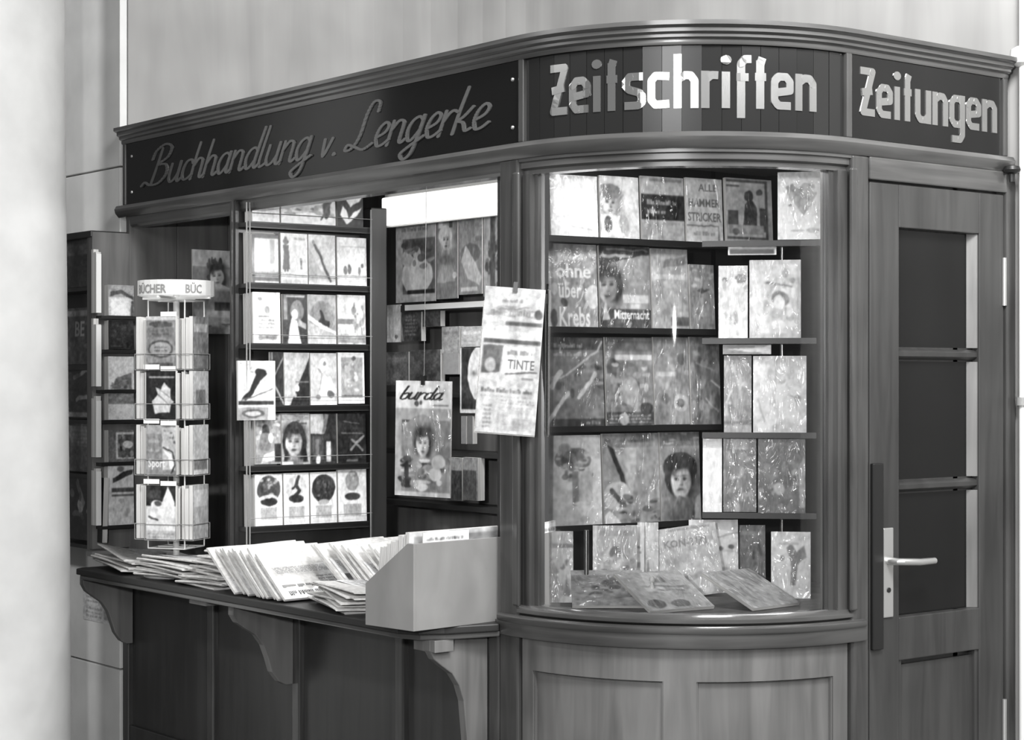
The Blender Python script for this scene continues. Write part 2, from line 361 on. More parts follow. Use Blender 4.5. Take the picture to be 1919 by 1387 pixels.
# posts
part(MB().box(-.713, -.632, -.012, .06, 0, 2.162), 'corner_post', 'wood', bevel=.006)
part(MB().box(-.645, -.618, -.022, -.01, .93, 2.125), 'post_bead', 'wood', bevel=.005)
part(MB().box(-.05, .012, .632, .70, 0, 2.162), 'corner_post', 'wood', bevel=.006)
part(MB().box(.010, .022, .618, .645, .93, 2.125), 'post_bead', 'wood', bevel=.005)
for s in (0, 1):   # rounded jambs of the window
    aa = (-90, -87.2) if s == 0 else (-3.4, 0)
    part(sweep(MB(), rect(-.05, .0, .93, 2.118), arc(*aa, 4)), 'window_jamb', 'wood', smooth=True)
    aa = (-87.2, -85.8) if s == 0 else (-5, -3.4)
    part(sweep(MB(), rect(-.05, -.018, .93, 2.118), arc(*aa, 3)), 'window_bead', 'wood', smooth=True)
gl = part(sweep(MB(), rect(-.034, -.030, .925, 2.122), arc(-88, -2.5, 40)), 'window_pane', 'glass', smooth=True, label='tall curved glass pane with a bright reflection')
# ledge and curved base
part(sweep(MB(), [(-.05, .905), (.0, .905), (.012, .912), (.012, .922), (0, .932), (-.05, .932)], arc(-94, 3, 28)), 'sill_moulding', 'wood_h', smooth=True)
part(sweep(MB(), [(-.05, .885), (.028, .885), (.032, .89), (.032, .9), (.026, .905), (-.05, .905)], arc(-97, 4, 28)), 'sill_moulding', 'wood_h', smooth=True)
part(sweep(MB(), [(-.05, .846), (.022, .846), (.024, .85), (.024, .885), (-.05, .885)], arc(-99, 5, 28)), 'sill_board', 'wood_h', smooth=True)
part(sweep(MB(), rect(-.04, .0, .757, .846), arc(-90, 0, 28)), 'base_rail', 'panel', smooth=True)
part(sweep(MB(), rect(-.04, .0, 0, .16), arc(-90, 0, 28)), 'base_rail', 'panel', smooth=True)
for aa in ((-90, -86), (-49.5, -41.5), (-5, 0)):
    part(sweep(MB(), rect(-.04, .0, .16, .757), arc(*aa, 4)), 'base_stile', 'panel', smooth=True)
for aa in ((-86, -49.5), (-41.5, -5)):
    part(sweep(MB(), rect(-.04, -.014, .16, .757), arc(*aa, 16)), 'base_panel', 'panel', smooth=True)
    for z in (.16, .751): part(sweep(MB(), [(-.014, z), (-.008, z+.003), (-.014, z+.006)], arc(*aa, 16)), 'panel_bead', 'panel', smooth=True)
    for t in aa: part(sweep(MB(), rect(-.014, -.005, .16, .757), arc(t-.35, t+.35, 1)), 'panel_bead', 'panel')
# left wing base
ST = [-2.965, -2.33, -1.775, -1.195, -.735]
for x in ST: part(MB().box(x-.022, x+.022, -.016, .03, 0, .86), 'base_stile', 'wood', bevel=.005)
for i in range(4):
    part(MB().box(ST[i]+.02, ST[i+1]-.02, .004, .028, .27, .84), 'base_panel', 'dark_wood')  # darker than the curved base to stand for the weaker light here
    part(MB().box(ST[i]+.022, ST[i+1]-.022, -.010, .03, .12, .27), 'base_rail', 'dark_wood', bevel=.004)
    part(MB().box(ST[i]+.022, ST[i+1]-.022, -.012, .03, .82, .86), 'base_rail', 'dark_wood', bevel=.004)
part(MB().box(-2.99, -.713, -.02, .03, 0, .12), 'plinth', 'dark_wood')
# inner boards
part(MB().box(-2.99, -2.962, -.15, .0, .93, 2.10), 'side_board', 'board')
for y0, y1 in ((.0, .2), (.2, .42), (.42, .64), (.64, .86)):
    part(MB().box(-2.99, -2.962, y0+.001, y1-.001, 0, 2.45), 'side_board', 'board', bevel=.002)
part(MB().box(-2.96, -.76, .86, .88, 0, 2.46), 'inner_back_board', 'board')
part(MB().box(-.775, -.76, .03, 1.10, 0, 2.46), 'inner_partition', 'shelf')
part(MB().box(-.76, -.02, 1.10, 1.12, 0, 2.46), 'inner_partition', 'shelf')
part(MB().prism([(-.76, .06, .905)]+[(x-.05*nx, y-.05*ny, .905) for x, y, nx, ny in arc(-90, 0, 16)]+[(-.05, 1.1, .905), (-.76, 1.1, .905)], (0, 0, .022)), 'window_floor', 'board')
part(MB().prism([(-.76, .06, 2.20)]+[(x-.05*nx, y-.05*ny, 2.20) for x, y, nx, ny in arc(-90, 0, 16)]+[(-.05, 1.1, 2.20), (-.76, 1.1, 2.20)], (0, 0, .02)), 'window_ceiling', 'card')
part(MB().box(-2.2, -.78, .70, .86, 1.80, 1.825), 'inner_shelf', 'shelf')
for z in (1.655, 1.51, 1.30, 1.11): part(MB().box(-2.45, -.78, .735, .86, z-.018, z), 'inner_shelf', 'shelf')
part(MB().box(-2.16, -.95, .690, .705, 1.805, 1.825), 'hanging_rail', 'paint')

# ------------------------------------------------------------------ door
D = part(MB().box(-.045, -.02, .705, 1.300, .01, 2.10), 'door', 'dark_wood', label='dark stained door with three dark panes and a nickel handle'); Dp = D
def dpart(mb, name, mat, **k): return mb.build(name, M[mat], D, **k)
part(MB().box(-.05, .016, .70, 1.305, 2.10, 2.162), 'door_head', 'wood_h', bevel=.004)
part(MB().box(-.05, .016, 1.302, 1.345, 0, 2.162), 'door_jamb', 'wood', bevel=.004)
dpart(MB().box(-.02, .008, .708, .830, .012, 2.094), 'stile', 'doorw', bevel=.003)
dpart(MB().box(-.02, .008, 1.185, 1.298, .012, 2.094), 'stile', 'doorw', bevel=.003)
for z0, z1 in ((1.975, 2.094), (.775, .895), (.012, .2)):
    dpart(MB().box(-.02, .008, .830, 1.185, z0, z1), 'rail', 'doorw', bevel=.003)
for z in (1.625, 1.255):
    dpart(sweep(MB(), [(-.03, z-.016), (-.010, z-.014), (.0, z-.006), (.0, z+.006), (-.010, z+.014), (-.03, z+.016)], [(0, .831, 1, 0), (0, 1.184, 1, 0)]), 'glazing_bar', 'dark_wood', smooth=True)  # dark tone on the bars stands in for their shadow lines
for z0, z1 in ((1.645, 1.974), (1.275, 1.605), (.896, 1.235)):
    dpart(MB().box(-.03, -.0195, .832, 1.183, z0, z1), 'pane', 'dark_glass')
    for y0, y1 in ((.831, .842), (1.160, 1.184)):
        dpart(MB().prism([(-.0195, y0, z0), (-.0195, y1, z0), (.002, y1 if y0 > 1 else y0, z0), (.002, (y1-.004) if y0 > 1 else y0+.003, z0)], (0, 0, z1-z0)), 'glazing_bead', 'board')  # paler wood puts the lit reveal into the bead's colour
dpart(MB().box(-.02, -.008, .845, 1.17, .215, .76), 'lower_panel', 'doorw')
for y in (.838, 1.177): dpart(MB().box(-.02, .002, y-.007, y+.007, .2, .775), 'panel_bead', 'doorw')
dpart(MB().box(.008, .020, .708, .752, .815, 1.325), 'guard_bar', 'black', bevel=.003)
hp = dpart(MB().box(.008, .014, .757, .800, .899, 1.146), 'handle_plate', 'nickel', bevel=.003, label='tall pale nickel handle plate')
dpart(MB().tube([(.014, .778, 1.055), (.05, .778, 1.055), (.057, .785, 1.055), (.057, .86, 1.05), (.055, .925, 1.05)], [.011, .010, .010, .010, .009], 12), 'lever', 'nickel', smooth=True)
o = dpart(MB().lathe([(.007, 0), (.007, .003)], (0, 0, 0), 14), 'keyhole', 'black'); o.location = (.014, .778, .975); o.rotation_euler = (0, pi/2, 0)
for z in (1.84, .55): dpart(MB().tube([(.012, 1.296, z-.07), (.012, 1.296, z+.07)], .007, 10), 'hinge', 'nickel', smooth=True)
# pipe and fittings at the wall beyond the door
T = tag(empty('wall_pipe', (.04, 1.345, 0)), 'pale painted pipe with clamps running up the wall beside the kiosk door', 'pipe')
MB().tube([(0, .0, .0), (0, 0, 4.2)], .011, 14).build('pipe', M['paint'], T, smooth=True)
for z in (1.49, 2.50): MB().tube([(0, 0, z-.012), (0, 0, z+.012)], .019, 14).build('clamp', M['grey'], T, smooth=True)
MB().lathe([(.01, -.03), (.028, -.02), (.03, 0), (.028, .02), (.01, .03)], (-.005, -.005, 2.50), 16).build('junction_knob', M['paint'], T, smooth=True)
T = tag(empty('wall_hook', (.035, 1.30, 2.165)), 'small dark round latch knob under the sign end above the door', 'knob')
MB().lathe([(.008, -.035), (.010, -.012), (.022, -.008), (.026, 0), (.022, .010), (.008, .014)], (0, 0, 0), 16).build('knob_head', M['black'], T, smooth=True)
MB().box(-.034, -.006, -.008, .008, -.008, .008).build('knob_stem', M['black'], T)

# ------------------------------------------------------------------ counter
CT = tag(empty('counter', (-1.75, 0, 0)), 'dark wooden sales counter on curved brackets along the open kiosk front', 'counter')
CT.location = (0, 0, 0)
ZK = .877
fr = [(-2.86, -.24), (-2.835, -.275), (-.83, -.275), (-.765, -.25), (-.73, -.19), (-.69, -.03)]
MB().prism([(-2.86, .50, ZK-.022)]+[(x, y, ZK-.022) for x, y in fr]+[(-.69, .50, ZK-.022)][0:0]+[(-.715, -.015, ZK-.022), (-.715, .03, ZK-.022), (-.78, .03, ZK-.022), (-.78, .50, ZK-.022)], (0, 0, .022)).build('counter_top', M['shelf'], CT, bevel=.004)
MB().prism([(-2.845, -.025, ZK-.038)]+[(x+(.01 if x < -2 else -.008), y+.010, ZK-.038) for x, y in fr]+[(-.72, -.025, ZK-.038)], (0, 0, .016)).build('edge_moulding', M['wood_h'], CT, bevel=.004)
def bracket(x, d, h):
    n = []
    prof = [(0, 0), (-d, 0), (-d, -.03), (-d*.93, -.055), (-d*.80, -.075), (-d*.62, -.10), (-d*.50, -.135), (-d*.42, -.18), (-d*.36, -.215*h/.26), (-d*.24, -h*.95), (-d*.12, -h), (0, -h)]
    return MB().prism([(x, y-.016, ZK-.038+z) for y, z in prof], (.03, 0, 0)).build('bracket', M['board'], CT, bevel=.003)
bracket(-2.93, .20, .26); bracket(-1.815, .225, .27); bracket(-.79, .20, .36)
MB().box(-2.06, -1.95, -.245, -.19, ZK-.055, ZK-.038).build('slide_block', M['board'], CT, bevel=.002)
MB().box(-.84, -.74, -.215, -.15, ZK-.072, ZK-.038).build('slide_block', M['board'], CT, bevel=.002)

# ------------------------------------------------------------------ printed covers
def clip(poly):
    for ax, lim, sg in ((0, 0, 1), (0, 1, -1), (1, 0, 1), (1, 1, -1)):
        out = []
        for i in range(len(poly)):
            a, b = poly[i], poly[(i+1) % len(poly)]; ia, ib = sg*(a[ax]-lim) >= 0, sg*(b[ax]-lim) >= 0
            if ia: out.append(a)
            if ia != ib:
                t = (lim-a[ax])/(b[ax]-a[ax]); out.append((a[0]+t*(b[0]-a[0]), a[1]+t*(b[1]-a[1])))
        poly = out
        if len(poly) < 3: return []
    return poly
GLY = {}
def glyphs(text):
    if text not in GLY:
        c = bpy.data.curves.new('t', 'FONT'); c.body = text; c.size = 1; c.resolution_u = 2; c.offset = .02
        o = bpy.data.objects.new('t', c); COL.objects.link(o); bpy.context.view_layer.update()
        me = o.evaluated_get(bpy.context.evaluated_depsgraph_get()).to_mesh()
        v = [(p.co.x, p.co.y) for p in me.vertices]; f = [tuple(p.vertices) for p in me.polygons]
        x0 = min(p[0] for p in v); x1 = max(p[0] for p in v); y1 = max(p[1] for p in v)
        GLY[text] = ([((p[0]-x0)/(x1-x0), p[1]/y1) for p in v], f, (x1-x0)/y1)
        bpy.data.objects.remove(o); bpy.data.curves.remove(c)
    return GLY[text]
def words(q, w, h):
    """rows of letter-like strokes, grouped in words"""
    x0, y0, x1, y1, n, t, seed = q; r = random.Random(seed); dh = (y1-y0)/n; lw = max(.012, .30*dh*h/w); out = []
    for i in range(n):
        x = x0; yb = y0+dh*(i+.18)
        while x < x1-lw:
            for k in range(r.randint(3, 8)):
                if x > x1-lw: break
                hh = dh*r.choice((.42, .45, .48, .66, .7)); ww = lw*r.uniform(.7, 1.25); kind = r.random()
                if kind < .55: out += [(x, yb, x+ww*.36, yb+hh), (x+ww*.64, yb, x+ww, yb+hh*.9), (x, yb+hh*.76, x+ww, yb+hh*.95)]
                else: out.append((x, yb, x+ww*.5, yb+hh))
                x += (ww if kind < .55 else ww*.5)+lw*.28
            x += lw*.9
    return out
def cover_mesh(w, h, ops, yy=-.0004):
    mb = MB(); k = [0]
    def put(poly, t):
        poly = clip(poly)
        if len(poly) >= 3:
            y = yy-4e-5*k[0]; k[0] += 1; mb.quad([((p[0]-.5)*w, y, p[1]*h) for p in poly], t)
    def ell(cx, cy, rx, ry, t, n=18): put([(cx+rx*cos(2*pi*i/n), cy+ry*sin(2*pi*i/n)) for i in range(n)], t)
    mb.box(-w/2, w/2, yy, 0, 0, h); bg = ops[0][1]; mb.t = [bg]*6
    k[0] = 1
    for op in ops[1:]:
        c = op[0]; q = op[1:]
        if c == 'r': put([(q[0], q[1]), (q[2], q[1]), (q[2], q[3]), (q[0], q[3])], q[4])
        elif c == 'e': ell(*q)
        elif c == 'p': put(q[0], q[1])
        elif c == 'l':
            for pl in stroke_polys([(p[0]*w, p[1]*h) for p in q[0]], q[1]*w): put([(p.x/w, p.y/h) for p in pl], q[2])
        elif c == 'b':
            for a_ in words(q, w, h): put([(a_[0], a_[1]), (a_[2], a_[1]), (a_[2], a_[3]), (a_[0], a_[3])], q[5])
        elif c == 'm':
            r = random.Random(q[7]*7+q[4]); X, Y = q[2]-q[0], q[3]-q[1]
            for i in range(q[4]):
                cx, cy = r.uniform(q[0], q[2]), r.uniform(q[1], q[3]); rx, ry = X*r.uniform(.04, .14), Y*r.uniform(.04, .13); t = r.uniform(q[5], q[6]); ph = r.uniform(0, 6)
                put([(cx+rx*r.uniform(.6, 1.2)*cos(ph+2*pi*i_/8), cy+ry*r.uniform(.6, 1.2)*sin(ph+2*pi*i_/8)) for i_ in range(8)], t)
        elif c == 'g':
            x, y, hh, t = q; ell(x, y+hh*.92, hh*.09*h/w, hh*.08, t, 10)
            put([(x-hh*.12, y+hh*.45), (x+hh*.12, y+hh*.45), (x+hh*.16, y+hh*.82), (x-hh*.16, y+hh*.82)], t)
            put([(x-hh*.12, y), (x-hh*.03, y), (x, y+hh*.46), (x-hh*.12, y+hh*.46)], t); put([(x+hh*.03, y), (x+hh*.13, y), (x+hh*.12, y+hh*.46), (x, y+hh*.46)], t)
        elif c == 't':
            v, f, asp = glyphs(q[0]); th = q[3]; tw = q[5] if len(q) > 5 else th*asp*h/w; y = yy-4e-5*k[0]; k[0] += 1
            n = len(mb.v); mb.v += [((q[1]+p[0]*tw-.5)*w, y, (q[2]+p[1]*th)*h) for p in v]
            for ff in f: mb.f.append(tuple(n+i for i in ff)); mb.t.append(q[4])
    return mb
def vnoise(X, Y, f, rs):
    n = int(f)+3; g = rs.rand(n, n); x, y = X*f, Y*f; xi = np.clip(x.astype(int), 0, n-2); yi = np.clip(y.astype(int), 0, n-2)
    a, b = x-xi, y-yi; a = a*a*(3-2*a); b = b*b*(3-2*b)
    return (g[yi, xi]*(1-a)+g[yi, xi+1]*a)*(1-b)+(g[yi+1, xi]*(1-a)+g[yi+1, xi+1]*a)*b-.5
def in_poly(X, Y, P):
    m = np.zeros(X.shape, bool); n = len(P)
    for i in range(n):
        (x0, y0), (x1, y1) = P[i], P[(i+1) % n]
        if y0 == y1: continue
        m ^= ((y0 > Y) != (y1 > Y)) & (X < (x1-x0)*(Y-y0)/(y1-y0)+x0)
    return m
def cover_tones(w, h, ops, nx, ny, seed):
    """the printed picture of one cover, drawn point by point like a coarse half-tone"""
    rs = np.random.RandomState(seed); q = 2
    X, Y = np.meshgrid((np.arange((nx+1)*q)+.5)/((nx+1)*q), (np.arange((ny+1)*q)+.5)/((ny+1)*q))
    X0, Y0 = X, Y; wa = .035
    X = X0+wa*(vnoise(X0, Y0, 5, rs)+.5*vnoise(X0, Y0, 13, rs)); Y = Y0+wa*w/h*(vnoise(X0, Y0, 6, rs)+.5*vnoise(X0, Y0, 15, rs))
    im = np.full(X.shape, float(ops[0][1])); TXT = []
    def box(x0, y0, x1, y1, t, A=X0, B=Y0): im[(A >= x0) & (A <= x1) & (B >= y0) & (B <= y1)] = t
    def ell(cx, cy, rx, ry, t, n=0): im[((X-cx)/rx)**2+((Y-cy)/ry)**2 < 1] = t
    for op in ops[1:]:
        c = op[0]; a = op[1:]
        if c == 'r': box(*a)
        elif c == 'e': ell(*a)
        elif c == 'p': im[in_poly(X, Y, a[0])] = a[1]
        elif c == 's':
            k = np.exp(-(((X-a[0])/a[2])**2+((Y-a[1])/a[3])**2)); im[:] = im*(1-k)+a[4]*k
        elif c == 'f':
            cx, cy, s_, sk, hr = a; rx = s_*.74*h/w
            def so(x, y, p, q_, t, m=1.):
                k = m*np.clip(2.2*np.exp(-((X-cx-x*rx)/(p*rx))**2-((Y-cy-y*s_)/(q_*s_))**2), 0, 1); im[:] = im*(1-k)+t*k
            so(.12, .25, 1.05, .95, hr); so(.75, -.35, .45, .6, hr, .8); so(-.7, .0, .35, .7, hr, .8)
            so(0, -1.25, .42, .5, sk*.8); so(0, -1.9, 1.3, .45, sk*.62, .9)
            d = ((X-cx)/rx)**2+((Y-cy)/s_)**2; k = np.clip((1-d)*4, 0, 1); im[:] = im*(1-k)+(sk-.16*np.clip((X-cx)/rx, -1, 1)+.05*(Y-cy)/s_)*k
            so(.1, .98, .9, .3, hr); so(-.62, .62, .3, .3, hr, .7)
            for e in (-.38, .36): so(e, .12, .16, .075, .2, .85); so(e, .3, .22, .05, .35, .6)
            so(.1, -.12, .1, .22, sk*.72, .6); so(.06, -.25, .13, .05, .35, .6); so(0, -.52, .24, .065, .28, .85); so(0, -.66, .2, .05, sk*.75, .6); so(-.45, -.2, .2, .2, min(.95, sk+.1), .5)
        elif c == 'l':
            P = a[0]
            for i in range(len(P)-1):
                ax, ay, bx, by = P[i][0]*w, P[i][1]*h, P[i+1][0]*w, P[i+1][1]*h; dx, dy = bx-ax, by-ay
                t = np.clip(((X*w-ax)*dx+(Y*h-ay)*dy)/(dx*dx+dy*dy), 0, 1); im[(X*w-ax-t*dx)**2+(Y*h-ay-t*dy)**2 < (a[1]*w/2)**2] = a[2]
        elif c == 'b':
            for a_ in words(a, w, h): box(*a_, a[5])
        elif c == 'm':
            r = random.Random(a[7]*7+a[4]); Xs, Ys = a[2]-a[0], a[3]-a[1]
            for i in range(a[4]):
                ell(r.uniform(a[0], a[2]), r.uniform(a[1], a[3]), Xs*r.uniform(.04, .14), Ys*r.uniform(.04, .13), r.uniform(a[5], a[6]))
        elif c == 'g':
            x, y, hh, t = a; ell(x, y+hh*.92, hh*.09*h/w, hh*.08, t)
            for P in ([(x-hh*.12, y+hh*.45), (x+hh*.12, y+hh*.45), (x+hh*.16, y+hh*.82), (x-hh*.16, y+hh*.82)], [(x-hh*.12, y), (x-hh*.03, y), (x, y+hh*.46), (x-hh*.12, y+hh*.46)], [(x+hh*.03, y), (x+hh*.13, y), (x+hh*.12, y+hh*.46), (x, y+hh*.46)]): im[in_poly(X, Y, P)] = t
        elif c in ('t', 'sc'): TXT.append((c, a))
    sm = lambda m: (m+np.roll(m, 1, 0)+np.roll(m, 1, 1)+np.roll(m, -1, 0)+np.roll(m, -1, 1))/5
    for k in range(3): im = sm(im)
    im = im+.10*vnoise(X0, Y0, 4, rs)+.13*vnoise(X0, Y0, 11, rs)+.13*vnoise(X0, Y0, 24, rs)
    for c, a in TXT:
        if c == 't':
            v, f, asp = glyphs(a[0]); th = a[3]; tw = a[5] if len(a) > 5 else th*asp*h/w
            for ff in f: im[in_poly(X0, Y0, [(a[1]+v[i][0]*tw, a[2]+v[i][1]*th) for i in ff])] = a[4]
        else:
            adv = sum(SCRIPT[ch][0] for ch in a[0]); ux = a[5]/adv; u = a[1]
            for ch in a[0]:
                for st in SCRIPT[ch][1]:
                    for P in stroke_polys([(p[0]+.3*p[1], p[1]) for p in smooth_line(list(st))], .17, True): im[in_poly(X0, Y0, [(u+p.x*ux, a[2]+p.y*a[3]) for p in P])] = a[4]
                u += SCRIPT[ch][0]*ux
    im = sm(im)
    im = im.reshape(ny+1, q, nx+1, q).mean((1, 3))
    return np.clip(im, .06, .95)
def cover_sheet(w, h, ops, mat, parent, seed, name='cover', cell=.0024):
    nx, ny = max(10, int(w/cell)), max(10, int(h/cell)); im = cover_tones(w, h, ops, nx, ny, seed)
    gx, gz = np.meshgrid(np.linspace(-w/2, w/2, nx+1), np.linspace(0, h, ny+1)); n = (nx+1)*(ny+1)
    co = np.stack([gx, np.full(gx.shape, -.0006), gz], -1).reshape(-1, 3)
    i = (np.arange(ny)[:, None]*(nx+1)+np.arange(nx)[None]).ravel(); fc = np.stack([i, i+1, i+nx+2, i+nx+1], -1)
    m = bpy.data.meshes.new(name); m.vertices.add(n); m.vertices.foreach_set('co', co.ravel())
    m.loops.add(fc.size); m.loops.foreach_set('vertex_index', fc.ravel().astype(np.int32))
    m.polygons.add(len(fc)); m.polygons.foreach_set('loop_start', np.arange(0, fc.size, 4, dtype=np.int32))
    l = im.ravel(); l = np.where(l <= .04045, l/12.92, ((l+.055)/1.055)**2.4)
    at = m.color_attributes.new('tone', 'FLOAT_COLOR', 'POINT'); at.data.foreach_set('color', np.stack([l, l, l, np.ones(n)], -1).ravel())
    m.materials.append(mat); m.update(calc_edges=True); m.validate()
    return link(bpy.data.objects.new(name, m), parent)
SEED = [0]
def booklet(kind, w, h, t, ops, label, cat, group, loc, rz, lean=0., mat='print', roll=0.):
    """a bound block of pages with its own printed front cover as a part"""
    mb = MB().box(-w/2, w/2, .0, t, 0, h)
    o = mb.build(kind, M['pages']); tag(o, label, cat, group)
    SEED[0] += 1
    if len(ops) > 1: cover_sheet(w, h, ops, M[mat], o, SEED[0])
    else: cover_mesh(w, h, ops).build('cover', M[mat], o)
    o.rotation_mode = 'XYZ'; o.location = loc; o.rotation_euler = (-lean, roll, rz)
    return o
CAT = {'paperback': 'paperback', 'magazine': 'magazine', 'book': 'book', 'card': 'card', 'picture': 'picture card'}
GRP = {'M': 'paperbacks on the pocket book rack', 'L': 'paperbacks on the side board', 'S': 'books in the dark showcase', 'I': 'print on the inner shelves', 'V': 'wrapped print on the window shelves', 'W': 'wrapped print on the turned shelf'}
PLANES = {'M': ((-2.099, 0.001), 87.0), 'L': ((-2.925, -0.13), 90.0), 'S': ((-3.5, -0.13), 0.0), 'I': ((-2.2, 0.72), 0.0), 'V': ((-0.697, 0.122), 82.0), 'W': ((-0.555, 0.622), 44.0)}
